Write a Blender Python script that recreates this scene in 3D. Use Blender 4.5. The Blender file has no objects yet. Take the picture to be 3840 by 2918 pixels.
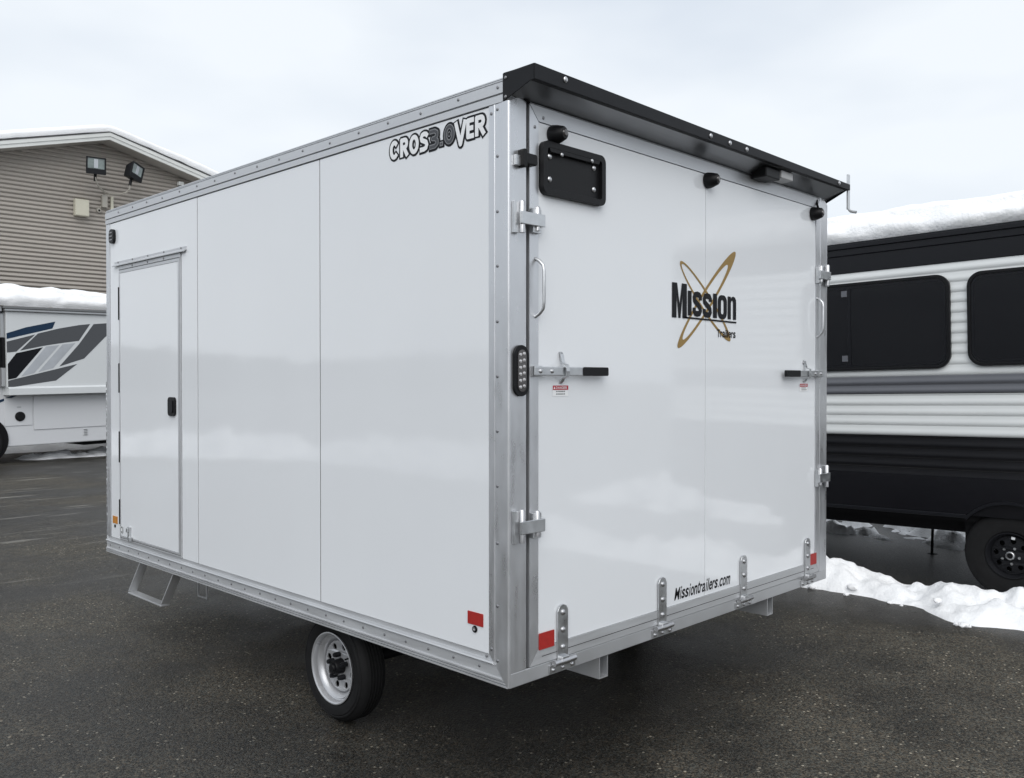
import bpy, bmesh, math, random
from mathutils import Vector, Matrix, noise
random.seed(7)
SC = bpy.context.scene
COL = SC.collection
R = math.radians

# ------------------------------------------------------------------ camera
CAM_LOC = Vector((-2.3304, -2.3130, 1.6355))
YAW, PITCH = 0.791825, -0.010665
fw = Vector((math.sin(YAW) * math.cos(PITCH), math.cos(YAW) * math.cos(PITCH), math.sin(PITCH)))
rt = Vector((math.cos(YAW), -math.sin(YAW), 0))
up = rt.cross(fw)
cam_d = bpy.data.cameras.new('camera')
cam = bpy.data.objects.new('camera', cam_d)
COL.objects.link(cam)
m = Matrix.Identity(4)
for i in range(3):
    m[i][0], m[i][1], m[i][2], m[i][3] = rt[i], up[i], -fw[i], CAM_LOC[i]
cam.matrix_world = m
cam_d.sensor_fit = 'HORIZONTAL'
cam_d.sensor_width = 36
cam_d.lens = 36 * 3350.0 / 3840
cam_d.clip_start = 0.05
cam_d.clip_end = 2000
SC.camera = cam

# ------------------------------------------------------------------ sky, sun, exposure
SUN_AZ, SUN_EL = R(222), R(42)          # azimuth clockwise from +Y, behind the camera
w = bpy.data.worlds.new('World')
SC.world = w
w.use_nodes = True
nt = w.node_tree
nt.nodes.clear()
out = nt.nodes.new('ShaderNodeOutputWorld')
sky = nt.nodes.new('ShaderNodeTexSky')
sky.sky_type = 'NISHITA'
sky.sun_disc = False
sky.sun_elevation = SUN_EL
sky.sun_rotation = SUN_AZ
sky.dust_density = 3.0
bg1 = nt.nodes.new('ShaderNodeBackground')
bg1.inputs[1].default_value = 0.1
nt.links.new(sky.outputs[0], bg1.inputs[0])
tc = nt.nodes.new('ShaderNodeTexCoord')
mp = nt.nodes.new('ShaderNodeMapping')
mp.inputs['Scale'].default_value = (1.0, 1.0, 2.6)
mp.inputs['Location'].default_value = (3.7, 1.2, 0.4)
nt.links.new(tc.outputs['Generated'], mp.inputs[0])
nz = nt.nodes.new('ShaderNodeTexNoise')
nz.inputs['Scale'].default_value = 2.3
nz.inputs['Detail'].default_value = 4
nz.inputs['Roughness'].default_value = 0.45
nt.links.new(mp.outputs[0], nz.inputs['Vector'])
cr = nt.nodes.new('ShaderNodeValToRGB')
cr.color_ramp.elements[0].position = 0.36
cr.color_ramp.elements[0].color = (0.635, 0.69, 0.76, 1)
cr.color_ramp.elements[1].position = 0.60
cr.color_ramp.elements[1].color = (0.785, 0.825, 0.865, 1)
nt.links.new(nz.outputs[0], cr.inputs[0])
bg2 = nt.nodes.new('ShaderNodeBackground')
bg2.inputs[1].default_value = 1.0
nt.links.new(cr.outputs[0], bg2.inputs[0])
mx = nt.nodes.new('ShaderNodeMixShader')
mx.inputs[0].default_value = 0.93
nt.links.new(bg1.outputs[0], mx.inputs[1])
nt.links.new(bg2.outputs[0], mx.inputs[2])
nt.links.new(mx.outputs[0], out.inputs[0])

sun_d = bpy.data.lights.new('sun', 'SUN')
sun_d.energy = 1.5
sun_d.angle = R(60)
sun_d.color = (1.0, 0.985, 0.96)
sun = bpy.data.objects.new('sun', sun_d)
COL.objects.link(sun)
sd = Vector((math.sin(SUN_AZ) * math.cos(SUN_EL), math.cos(SUN_AZ) * math.cos(SUN_EL), math.sin(SUN_EL)))
sun.rotation_euler = sd.to_track_quat('Z', 'Y').to_euler()
sun.location = (-6, -6, 12)

vs = SC.view_settings
vs.view_transform = 'Standard'
vs.look = 'None'
vs.gamma = 1.0
vs.use_curve_mapping = False
vs.exposure = 0.28
SC.render.engine = 'CYCLES'


# ------------------------------------------------------------------ materials
def newmat(name):
    mt = bpy.data.materials.new(name)
    mt.use_nodes = True
    return mt, mt.node_tree, mt.node_tree.nodes['Principled BSDF']


def mat(name, base, rough=0.5, metal=0.0, var=0.0, vscale=3.0, stretch=(1, 1, 1), bump=0.0, bscale=40.0,
        rvar=0.0, coat=0.0, spec=0.5, det=5, bstretch=None):
    mt, t, b = newmat(name)
    N, L = t.nodes, t.links
    b.inputs['Base Color'].default_value = (*base, 1)
    b.inputs['Roughness'].default_value = rough
    b.inputs['Metallic'].default_value = metal
    b.inputs['Specular IOR Level'].default_value = spec
    b.inputs['Coat Weight'].default_value = coat
    b.inputs['Coat Roughness'].default_value = 0.06
    if var or rvar or bump:
        c = N.new('ShaderNodeTexCoord')
        mpn = N.new('ShaderNodeMapping')
        mpn.inputs['Scale'].default_value = stretch
        L.new(c.outputs['Object'], mpn.inputs[0])
    if var or rvar:
        n = N.new('ShaderNodeTexNoise')
        n.inputs['Scale'].default_value = vscale
        n.inputs['Detail'].default_value = det
        L.new(mpn.outputs[0], n.inputs['Vector'])
        if var:
            r = N.new('ShaderNodeValToRGB')
            r.color_ramp.elements[0].position = 0.3
            r.color_ramp.elements[1].position = 0.7
            r.color_ramp.elements[0].color = (*[max(0, x * (1 - var)) for x in base], 1)
            r.color_ramp.elements[1].color = (*[min(1, x * (1 + var)) for x in base], 1)
            L.new(n.outputs[0], r.inputs[0])
            L.new(r.outputs[0], b.inputs['Base Color'])
        if rvar:
            q = N.new('ShaderNodeMapRange')
            q.inputs['From Min'].default_value = 0.3
            q.inputs['From Max'].default_value = 0.7
            q.inputs['To Min'].default_value = max(0.02, rough - rvar)
            q.inputs['To Max'].default_value = min(1, rough + rvar)
            L.new(n.outputs[0], q.inputs[0])
            L.new(q.outputs[0], b.inputs['Roughness'])
    if bump:
        n2 = N.new('ShaderNodeTexNoise')
        n2.inputs['Scale'].default_value = bscale
        n2.inputs['Detail'].default_value = 6
        if bstretch:
            mp2 = N.new('ShaderNodeMapping')
            mp2.inputs['Scale'].default_value = bstretch
            L.new(c.outputs['Object'], mp2.inputs[0])
            L.new(mp2.outputs[0], n2.inputs['Vector'])
        else:
            L.new(mpn.outputs[0], n2.inputs['Vector'])
        bp = N.new('ShaderNodeBump')
        bp.inputs['Strength'].default_value = 1.0
        bp.inputs['Distance'].default_value = bump
        L.new(n2.outputs[0], bp.inputs['Height'])
        L.new(bp.outputs[0], b.inputs['Normal'])
    return mt


M = {}
M['panel'] = mat('white_gloss_panel', (0.745, 0.765, 0.79), 0.062, var=0.012, vscale=1.2, bump=0.0020, bscale=1.1, spec=0.62)
M['alu'] = mat('mill_aluminium', (0.60, 0.61, 0.625), 0.44, 0.75, var=0.06, vscale=3.5, rvar=0.08, bump=0.0004, bscale=16)
M['alu_v'] = mat('brushed_post_aluminium', (0.62, 0.63, 0.65), 0.34, 0.80, var=0.06, vscale=6.0, stretch=(4, 4, 0.9), rvar=0.10,
                 bump=0.0032, bscale=2.2, bstretch=(1.2, 1.2, 0.8))
M['alu_h'] = mat('brushed_rail_aluminium', (0.58, 0.59, 0.605), 0.45, 0.62, var=0.05, vscale=6.0, stretch=(0.6, 0.6, 6), rvar=0.08,
                 bump=0.0003, bscale=12)
M['alu_dark'] = mat('shaded_mill_aluminium', (0.27, 0.275, 0.285), 0.34, 1.0, var=0.08, vscale=7, stretch=(0.6, 4, 4), rvar=0.06)  # mill aluminium darkened: the shade under the spoiler is put into its colour
M['galv'] = mat('zinc_plated_steel', (0.60, 0.61, 0.62), 0.36, 1.0, var=0.14, vscale=22, rvar=0.1)
M['steel'] = mat('bright_steel', (0.55, 0.55, 0.56), 0.34, 1.0)
M['screw'] = mat('dull_screw_steel', (0.30, 0.30, 0.31), 0.45, 1.0)
M['black_coat'] = mat('black_powder_coat', (0.0085, 0.009, 0.011), 0.50, var=0.15, vscale=9, bump=0.0002, bscale=300, spec=0.22)
M['black_plastic'] = mat('black_plastic', (0.006, 0.006, 0.007), 0.45, bump=0.0002, bscale=220, spec=0.25)
M['dark'] = mat('black_rubber_seal', (0.006, 0.006, 0.007), 0.7, spec=0.15)
M['rubber'] = mat('tyre_rubber', (0.0085, 0.0085, 0.009), 0.68, var=0.2, vscale=14, bump=0.0006, bscale=60, spec=0.22)
M['rim'] = mat('silver_painted_rim', (0.50, 0.505, 0.52), 0.34, 0.55, var=0.06, vscale=10, rvar=0.08)
M['red'] = mat('red_reflective_tape', (0.36, 0.020, 0.016), 0.40, var=0.10, vscale=60)
M['amber'] = mat('amber_reflector', (0.50, 0.20, 0.025), 0.25, var=0.15, vscale=60)
M['gold'] = mat('gold_vinyl', (0.30, 0.19, 0.055), 0.33, 0.25, var=0.06, vscale=40)
M['ink'] = mat('black_vinyl', (0.006, 0.0065, 0.009), 0.42, spec=0.18)
M['white_vinyl'] = mat('white_vinyl', (0.80, 0.81, 0.82), 0.3)
M['grey_vinyl'] = mat('grey_vinyl', (0.20, 0.205, 0.215), 0.35)
M['dgrey_vinyl'] = mat('charcoal_vinyl', (0.045, 0.047, 0.054), 0.35)
M['sticker_red'] = mat('sticker_red', (0.42, 0.02, 0.04), 0.4)
M['sticker_grey'] = mat('sticker_print', (0.16, 0.17, 0.17), 0.5)
M['lens'] = mat('dark_tinted_lens', (0.05, 0.045, 0.045), 0.10, coat=0.5)
M['led'] = mat('led_reflector', (0.62, 0.60, 0.60), 0.2, 0.7)
M['soft_lens'] = mat('frosted_lens', (0.40, 0.40, 0.40), 0.35)
M['siding'] = mat('taupe_vinyl_siding', (0.335, 0.306, 0.274), 0.55, var=0.07, vscale=0.9, stretch=(0.5, 1, 6))
M['fascia'] = mat('pale_fascia', (0.66, 0.67, 0.65), 0.45, var=0.05, vscale=1.5)
M['soffit'] = mat('taupe_soffit', (0.34, 0.32, 0.29), 0.6)
M['shingle'] = mat('dark_shingle', (0.06, 0.06, 0.062), 0.8, var=0.3, vscale=8)
M['beige'] = mat('beige_box', (0.52, 0.50, 0.41), 0.5, var=0.04, vscale=4)
M['conduit'] = mat('painted_conduit', (0.36, 0.34, 0.30), 0.5)
M['lamp_glass'] = mat('floodlight_glass', (0.16, 0.19, 0.185), 0.12, 0.25, var=0.5, vscale=4, coat=0.6)
M['rv_white'] = mat('white_ribbed_aluminium', (0.68, 0.70, 0.70), 0.28, var=0.03, vscale=1.2, stretch=(1, 1, 4))
M['rv_grey'] = mat('grey_ribbed_aluminium', (0.115, 0.12, 0.135), 0.30)
M['rv_black'] = mat('black_ribbed_aluminium', (0.005, 0.005, 0.0065), 0.34, spec=0.32)
M['rv_top'] = mat('charcoal_upper_band', (0.009, 0.0095, 0.012), 0.38, spec=0.22)
M['rv_skirt'] = mat('black_gelcoat_skirt', (0.006, 0.006, 0.008), 0.24, bump=0.002, bscale=2.0, spec=0.38)
M['glass'] = mat('black_tinted_glass', (0.004, 0.004, 0.0055), 0.05, spec=0.42, bump=0.0015, bscale=1.2)
M['frame_black'] = mat('window_frame_black', (0.006, 0.006, 0.007), 0.36, spec=0.25)
M['mh_white'] = mat('motorhome_gelcoat', (0.62, 0.64, 0.65), 0.18, var=0.015, vscale=0.8)
M['mh_lower'] = mat('motorhome_lower_gelcoat', (0.62, 0.63, 0.65), 0.16, bump=0.004, bscale=1.6)
M['mh_grey'] = mat('graphic_grey', (0.075, 0.079, 0.086), 0.35, spec=0.3)
M['mh_lgrey'] = mat('graphic_light_grey', (0.40, 0.42, 0.45), 0.3, var=0.12, vscale=3)
M['mh_blue'] = mat('graphic_blue', (0.006, 0.026, 0.062), 0.35, spec=0.3)
M['mh_trim'] = mat('grey_gutter_trim', (0.16, 0.165, 0.17), 0.4)
M['mh_pale'] = mat('silver_trim', (0.42, 0.43, 0.44), 0.3, 0.4)


def snow_material():
    mt, t, b = newmat('snow')
    N, L = t.nodes, t.links
    b.inputs['Roughness'].default_value = 0.75
    b.inputs['Specular IOR Level'].default_value = 0.3
    c = N.new('ShaderNodeTexCoord')
    n = N.new('ShaderNodeTexNoise')
    n.inputs['Scale'].default_value = 2.2
    n.inputs['Detail'].default_value = 8
    n.inputs['Roughness'].default_value = 0.65
    L.new(c.outputs['Object'], n.inputs['Vector'])
    r = N.new('ShaderNodeValToRGB')
    r.color_ramp.elements[0].position = 0.30
    r.color_ramp.elements[0].color = (0.85, 0.862, 0.88, 1)
    r.color_ramp.elements[1].position = 0.55
    r.color_ramp.elements[1].color = (0.93, 0.935, 0.945, 1)
    L.new(n.outputs[0], r.inputs[0])
    L.new(r.outputs[0], b.inputs['Base Color'])
    n2 = N.new('ShaderNodeTexNoise')
    n2.inputs['Scale'].default_value = 38
    n2.inputs['Detail'].default_value = 7
    n2.inputs['Roughness'].default_value = 0.6
    L.new(c.outputs['Object'], n2.inputs['Vector'])
    bp = N.new('ShaderNodeBump')
    bp.inputs['Distance'].default_value = 0.012
    bp.inputs['Strength'].default_value = 0.8
    L.new(n2.outputs[0], bp.inputs['Height'])
    L.new(bp.outputs[0], b.inputs['Normal'])
    return mt


M['snow'] = snow_material()


def asphalt_material():
    mt, t, b = newmat('damp_asphalt')
    N, L = t.nodes, t.links
    c = N.new('ShaderNodeTexCoord')

    def nse(scale, det=5, rough=0.55, vec=None):
        n = N.new('ShaderNodeTexNoise')
        n.inputs['Scale'].default_value = scale
        n.inputs['Detail'].default_value = det
        n.inputs['Roughness'].default_value = rough
        L.new(vec if vec else c.outputs['Object'], n.inputs['Vector'])
        return n.outputs[0]

    def ramp(src, p0, c0, p1, c1):
        r = N.new('ShaderNodeValToRGB')
        r.color_ramp.elements[0].position = p0
        r.color_ramp.elements[1].position = p1
        r.color_ramp.elements[0].color = (*c0, 1)
        r.color_ramp.elements[1].color = (*c1, 1)
        L.new(src, r.inputs[0])
        return r.outputs[0]

    def mix(f, a, bb, kind='MIX'):
        q = N.new('ShaderNodeMix')
        q.data_type = 'RGBA'
        q.blend_type = kind
        if isinstance(f, float):
            q.inputs[0].default_value = f
        else:
            L.new(f, q.inputs[0])
        for s, v in ((6, a), (7, bb)):
            if isinstance(v, tuple):
                q.inputs[s].default_value = (*v, 1)
            else:
                L.new(v, q.inputs[s])
        return q.outputs[2]

    def math_(op, a, bb):
        q = N.new('ShaderNodeMath')
        q.operation = op
        for s, v in ((0, a), (1, bb)):
            if isinstance(v, (int, float)):
                q.inputs[s].default_value = v
            else:
                L.new(v, q.inputs[s])
        return q.outputs[0]

    # stones: two sizes of aggregate, each cell its own tone
    def stones(scale):
        v = N.new('ShaderNodeTexVoronoi')
        v.inputs['Scale'].default_value = scale
        L.new(c.outputs['Object'], v.inputs['Vector'])
        return v
    v1 = stones(125)
    v2 = stones(60)
    s1 = N.new('ShaderNodeSeparateColor')
    L.new(v1.outputs['Color'], s1.inputs[0])
    s2 = N.new('ShaderNodeSeparateColor')
    L.new(v2.outputs['Color'], s2.inputs[0])
    tone = ramp(s1.outputs[0], 0.20, (0.019, 0.0182, 0.0170), 1.0, (0.078, 0.073, 0.064))
    warm = ramp(s1.outputs[1], 0.0, (0.88, 0.98, 1.02), 1.0, (1.15, 1.0, 0.84))
    base = mix(1.0, tone, warm, 'MULTIPLY')
    rare = ramp(s2.outputs[0], 0.95, (0, 0, 0), 0.97, (1, 1, 1))
    near = ramp(v2.outputs['Distance'], 0.30, (1, 1, 1), 0.42, (0, 0, 0))
    rare = mix(1.0, rare, near, 'MULTIPLY')
    base = mix(rare, base, (0.26, 0.235, 0.19))
    # damp and dry patches, meltwater along the snow bank
    pos = N.new('ShaderNodeSeparateXYZ')
    L.new(c.outputs['Object'], pos.inputs[0])
    dn = nse(0.42, 5, 0.6)
    melt = N.new('ShaderNodeMapRange')
    melt.interpolation_type = 'SMOOTHSTEP'
    melt.inputs['From Min'].default_value = 3.2
    melt.inputs['From Max'].default_value = 4.2
    melt.inputs['To Max'].default_value = 0.22
    L.new(pos.outputs[0], melt.inputs[0])
    dsum = math_('SUBTRACT', dn, melt.outputs[0])
    dry = N.new('ShaderNodeMapRange')
    dry.interpolation_type = 'SMOOTHSTEP'
    dry.inputs['From Min'].default_value = 0.40
    dry.inputs['From Max'].default_value = 0.62
    L.new(dsum, dry.inputs[0])
    pat = ramp(dry.outputs[0], 0.0, (0.68, 0.69, 0.71), 1.0, (1.62, 1.61, 1.58))
    base = mix(1.0, base, pat, 'MULTIPLY')
    pat2 = ramp(nse(3.2, 6, 0.7), 0.30, (0.78, 0.78, 0.78), 0.70, (1.18, 1.17, 1.15))
    base = mix(1.0, base, pat2, 'MULTIPLY')
    # pale dried salt streaks where tyres have dragged, across the lot beyond the trailer
    mpn = N.new('ShaderNodeMapping')
    mpn.inputs['Rotation'].default_value = (0, 0, R(44))
    mpn.inputs['Scale'].default_value = (0.55, 4.5, 1)
    L.new(c.outputs['Object'], mpn.inputs[0])
    st = ramp(nse(1.3, 6, 0.6, mpn.outputs[0]), 0.57, (0, 0, 0), 0.70, (1, 1, 1))
    mk = N.new('ShaderNodeMapRange')
    mk.inputs['From Min'].default_value = 4.2
    mk.inputs['From Max'].default_value = 6.5
    L.new(pos.outputs[1], mk.inputs[0])
    stf = mix(1.0, st, mk.outputs[0], 'MULTIPLY')
    st_f = math_('MULTIPLY', stf, 0.9)
    base = mix(st_f, base, (0.21, 0.20, 0.18))
    L.new(base, b.inputs['Base Color'])
    rr = N.new('ShaderNodeMapRange')
    rr.inputs['To Min'].default_value = 0.36
    rr.inputs['To Max'].default_value = 0.70
    L.new(dry.outputs[0], rr.inputs[0])
    L.new(rr.outputs[0], b.inputs['Roughness'])
    b.inputs['Specular IOR Level'].default_value = 0.22
    h1 = math_('MULTIPLY', v1.outputs['Distance'], -1.0)
    bp = N.new('ShaderNodeBump')
    bp.inputs['Distance'].default_value = 0.0038
    bp.inputs['Strength'].default_value = 0.85
    L.new(h1, bp.inputs['Height'])
    L.new(bp.outputs[0], b.inputs['Normal'])
    return mt


M['asphalt'] = asphalt_material()


def diamond_material():
    mt, t, b = newmat('diamond_plate')
    N, L = t.nodes, t.links
    b.inputs['Base Color'].default_value = (0.72, 0.73, 0.74, 1)
    b.inputs['Metallic'].default_value = 1
    b.inputs['Roughness'].default_value = 0.25
    c = N.new('ShaderNodeTexCoord')
    v = N.new('ShaderNodeTexVoronoi')
    v.inputs['Scale'].default_value = 42
    L.new(c.outputs['Object'], v.inputs['Vector'])
    bp = N.new('ShaderNodeBump')
    bp.inputs['Distance'].default_value = 0.004
    L.new(v.outputs['Distance'], bp.inputs['Height'])
    L.new(bp.outputs[0], b.inputs['Normal'])
    return mt


M['diamond'] = diamond_material()


# ------------------------------------------------------------------ mesh helpers
class MB:
    def __init__(s):
        s.v, s.f = [], []

    def add(s, vs, fs):
        o = len(s.v)
        s.v += [tuple(v) for v in vs]
        s.f += [tuple(i + o for i in f) for f in fs]
        return s

    def box(s, x0, x1, y0, y1, z0, z1):
        return s.add([(x0, y0, z0), (x1, y0, z0), (x1, y1, z0), (x0, y1, z0),
                      (x0, y0, z1), (x1, y0, z1), (x1, y1, z1), (x0, y1, z1)],
                     [(0, 3, 2, 1), (4, 5, 6, 7), (0, 1, 5, 4), (1, 2, 6, 5), (2, 3, 7, 6), (3, 0, 4, 7)])

    def prism(s, poly, a, b, place):
        """poly: 2-D outline; place(p, q, d) -> xyz; a, b: depth or function of (p, q)"""
        fa = a if callable(a) else (lambda p, q: a)
        fb = b if callable(b) else (lambda p, q: b)
        n = len(poly)
        vs = [place(p, q, fa(p, q)) for p, q in poly] + [place(p, q, fb(p, q)) for p, q in poly]
        fs = [tuple(range(n))[::-1], tuple(range(n, 2 * n))]
        fs += [(i, (i + 1) % n, n + (i + 1) % n, n + i) for i in range(n)]
        return s.add(vs, fs)

    def tube(s, pts, r, n=8, cap=True):
        pts = [Vector(p) for p in pts]
        rs = r if isinstance(r, (list, tuple)) else [r] * len(pts)
        rings = []
        prev = None
        for i, p in enumerate(pts):
            d = (pts[min(i + 1, len(pts) - 1)] - pts[max(i - 1, 0)]).normalized()
            if prev is None:
                a = d.orthogonal().normalized()
            else:
                a = (prev - d * prev.dot(d)).normalized()
            prev = a
            b = d.cross(a)
            rings.append([p + (a * math.cos(2 * math.pi * k / n) + b * math.sin(2 * math.pi * k / n)) * rs[i] for k in range(n)])
        vs = [v for g in rings for v in g]
        fs = []
        for i in range(len(rings) - 1):
            for k in range(n):
                fs.append((i * n + k, i * n + (k + 1) % n, (i + 1) * n + (k + 1) % n, (i + 1) * n + k))
        if cap:
            fs.append(tuple(range(n))[::-1])
            fs.append(tuple(range((len(rings) - 1) * n, len(rings) * n)))
        return s.add(vs, fs)

    def lathe(s, prof, c, axis, n=32, close=False):
        """prof: [(h, r)] along axis from c"""
        ax = Vector(axis).normalized()
        a = ax.orthogonal().normalized()
        b = ax.cross(a)
        c = Vector(c)
        vs = []
        for h, r in prof:
            for k in range(n):
                t = 2 * math.pi * k / n
                vs.append(c + ax * h + (a * math.cos(t) + b * math.sin(t)) * r)
        fs = []
        m_ = len(prof)
        for i in range(m_ if close else m_ - 1):
            j = (i + 1) % m_
            for k in range(n):
                fs.append((i * n + k, i * n + (k + 1) % n, j * n + (k + 1) % n, j * n + k))
        if not close:
            if prof[0][1] > 1e-6:
                fs.append(tuple(range(n))[::-1])
            if prof[-1][1] > 1e-6:
                fs.append(tuple(range((m_ - 1) * n, m_ * n)))
        return s.add(vs, fs)

    def mesh(s, name, material, smooth=False):
        me = bpy.data.meshes.new(name)
        me.from_pydata(s.v, [], s.f)
        bm = bmesh.new()
        bm.from_mesh(me)
        bmesh.ops.remove_doubles(bm, verts=bm.verts, dist=1e-6)
        bmesh.ops.recalc_face_normals(bm, faces=bm.faces)
        bm.to_mesh(me)
        bm.free()
        me.materials.append(material)
        if smooth:
            me.shade_smooth()
            me.set_sharp_from_angle(angle=R(38))
        return me

    def build(s, name, material, parent=None, bev=0.0, smooth=False, loc=None, seg=2):
        o = bpy.data.objects.new(name, s.mesh(name, M[material] if isinstance(material, str) else material, smooth))
        return link(o, parent, bev, loc, seg)


def link(o, parent=None, bev=0.0, loc=None, seg=2):
    COL.objects.link(o)
    if parent:
        o.parent = parent
    if loc:
        o.location = loc
    if bev:
        b = o.modifiers.new('bevel', 'BEVEL')
        b.width = bev
        b.segments = seg
        b.limit_method = 'ANGLE'
        b.angle_limit = R(40)
    return o


def thing(name, label, cat, loc=(0, 0, 0), rot=(0, 0, 0), group=None):
    o = bpy.data.objects.new(name, None)
    COL.objects.link(o)
    o.location = loc
    o.rotation_euler = rot
    tag(o, label, cat, group)
    return o


def tag(o, label=None, cat=None, group=None, kind=None):
    if label:
        o['label'] = label
    if cat:
        o['category'] = cat
    if group:
        o['group'] = group
    if kind:
        o['kind'] = kind
    return o


def put(me, name, parent, loc, rot=(0, 0, 0)):
    o = bpy.data.objects.new(name, me)
    COL.objects.link(o)
    o.parent = parent
    o.location = loc
    o.rotation_euler = rot
    return o


def flat(loops, depth=0.0):
    """fill 2-D loops (holes by even-odd) -> (verts2d+z, faces)"""
    cu = bpy.data.curves.new('tmp', 'CURVE')
    cu.dimensions = '2D'
    cu.fill_mode = 'BOTH' if depth else 'FRONT'
    cu.extrude = depth / 2
    for lp in loops:
        sp = cu.splines.new('POLY')
        sp.points.add(len(lp) - 1)
        for p, (x, y) in zip(sp.points, lp):
            p.co = (x, y, 0, 1)
        sp.use_cyclic_u = True
    ob = bpy.data.objects.new('tmp', cu)
    me = bpy.data.meshes.new_from_object(ob)
    r = ([tuple(v.co) for v in me.vertices], [tuple(p.vertices) for p in me.polygons])
    bpy.data.objects.remove(ob)
    bpy.data.curves.remove(cu)
    bpy.data.meshes.remove(me)
    return r


_gl = {}


def glyph(ch, off=0.0):
    if (ch, off) not in _gl:
        cu = bpy.data.curves.new('tmp', 'FONT')
        cu.body = ch
        cu.size = 1
        cu.offset = off
        cu.resolution_u = 6
        cu.fill_mode = 'FRONT'
        ob = bpy.data.objects.new('tmp', cu)
        me = bpy.data.meshes.new_from_object(ob)
        vs = [tuple(v.co) for v in me.vertices]
        fs = [tuple(p.vertices) for p in me.polygons]
        bpy.data.objects.remove(ob)
        bpy.data.curves.remove(cu)
        bpy.data.meshes.remove(me)
        _gl[(ch, off)] = (vs, fs)
    return _gl[(ch, off)]


def letter(mb, ch, off, ref, box, place, skew=0.0):
    """map glyph (bold offset off) so that glyph with offset ref fills box=(a0,a1,b0,b1)"""
    rv, _ = glyph(ch, ref)
    x0, x1 = min(v[0] for v in rv), max(v[0] for v in rv)
    y0, y1 = min(v[1] for v in rv), max(v[1] for v in rv)
    vs, fs = glyph(ch, off)
    a0, a1, b0, b1 = box
    o = []
    for v in vs:
        fx, fy = (v[0] - x0) / (x1 - x0), (v[1] - y0) / (y1 - y0)
        b = b0 + (b1 - b0) * fy
        a = a0 + (a1 - a0) * fx + (1 if a1 > a0 else -1) * skew * (b - b0)
        o.append(place(a, b))
    mb.add(o, fs)


def rrect(x0, x1, y0, y1, r, n=6):
    p = []
    for cx, cy, a in ((x1 - r, y1 - r, 0), (x0 + r, y1 - r, 90), (x0 + r, y0 + r, 180), (x1 - r, y0 + r, 270)):
        for k in range(n + 1):
            t = R(a + 90 * k / n)
            p.append((cx + r * math.cos(t), cy + r * math.sin(t)))
    return p


def circ(cx, cy, r, n=24, ry=None):
    return [(cx + r * math.cos(2 * math.pi * k / n), cy + (ry or r) * math.sin(2 * math.pi * k / n)) for k in range(n)]


REAR = lambda d: (lambda a, b: (a, -d, b))            # decal at distance d in front of the rear face (y = 0)
SIDE = lambda d: (lambda a, b: (-d, a, b))            # decal at distance d in front of the left side (x = 0)


def flatpart(name, loops, place, material, parent, depth=0.0, dirn=None, bev=0.0):
    vs, fs = flat(loops, depth)
    mb = MB()
    if depth:
        mb.add([Vector(place(v[0], v[1])) + Vector(dirn) * v[2] for v in vs], fs)
    else:
        mb.add([place(v[0], v[1]) for v in vs], fs)
    return mb.build(name, material, parent, bev)


def nz3(x, y, z):
    return noise.noise(Vector((x, y, z)))


# ------------------------------------------------------------------ ground
g = MB()
N_ = 24
ext = 260.0
g.add([(-ext, -ext, 0), (ext, -ext, 0), (ext, ext, 0), (-ext, ext, 0)], [(0, 1, 2, 3)])
tag(g.build('ground', 'asphalt'), 'dark damp asphalt of the parking lot', None, None, 'structure')


def snow_strip(name, label, p0, p1, width, height, step, front=None, seed=0.0, lump=0.05, tilt=0.0, kind='structure'):
    """a ploughed snow bank running from p0 to p1 (ground points); front(t) shifts its near edge"""
    p0, p1 = Vector((*p0, 0)), Vector((*p1, 0))
    d = (p1 - p0)
    ln = d.length
    d.normalize()
    nrm = Vector((d.y, -d.x, 0))
    nu, nv = max(4, int(ln / step)), max(8, int(width / step * 1.1))
    vs, fs = [], []
    for i in range(nu + 1):
        u = i / nu * ln
        f0 = front(u) if front else 0.25 * nz3(u * 0.5, seed, 0) + 0.10 * nz3(u * 1.9, seed, 3)
        f0 += 0.045 * nz3(u * 4.5, seed, 7.7) + 0.02 * nz3(u * 13, seed, 1.7)
        hh = height * (1 + 0.35 * nz3(u * 0.7, seed, 5.1) + 0.22 * nz3(u * 2.3, seed, 9.1))
        endf = min(1, u / 0.5, (ln - u) / 0.5)
        for j in range(nv + 1):
            t = j / nv
            s = f0 + t * (width - f0)
            prof = (math.sin(min(1, t / 0.55) * math.pi / 2) ** 0.75) if t < 0.55 else (0.5 + 0.5 * math.cos((t - 0.55) / 0.45 * math.pi))
            p = p0 + d * u + nrm * s
            h = hh * prof
            bl = noise.turbulence(Vector((p.x * 3.1, p.y * 3.1, seed)), 3, False)
            h += prof * lump * (1.6 * bl - 0.55) + prof * lump * (0.55 * nz3(p.x * 8, p.y * 8, seed) + 0.30 * nz3(p.x * 19, p.y * 19, seed + 2))
            vs.append((p.x, p.y, max(-0.01, h * endf - 0.008)))
    for i in range(nu):
        for j in range(nv):
            a = i * (nv + 1) + j
            fs.append((a, a + 1, a + nv + 2, a + nv + 1))
    o = MB().add(vs, fs).build(name, 'snow', None, smooth=False)
    o.data.shade_smooth()
    tag(o, label, None, None, kind)
    return o


def lerp_table(tab):
    def f(u):
        for (a, va), (b, vb) in zip(tab, tab[1:]):
            if u <= b:
                t = max(0, (u - a) / (b - a))
                t = t * t * (3 - 2 * t)
                return va + (vb - va) * t
        return tab[-1][1]
    return f


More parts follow.
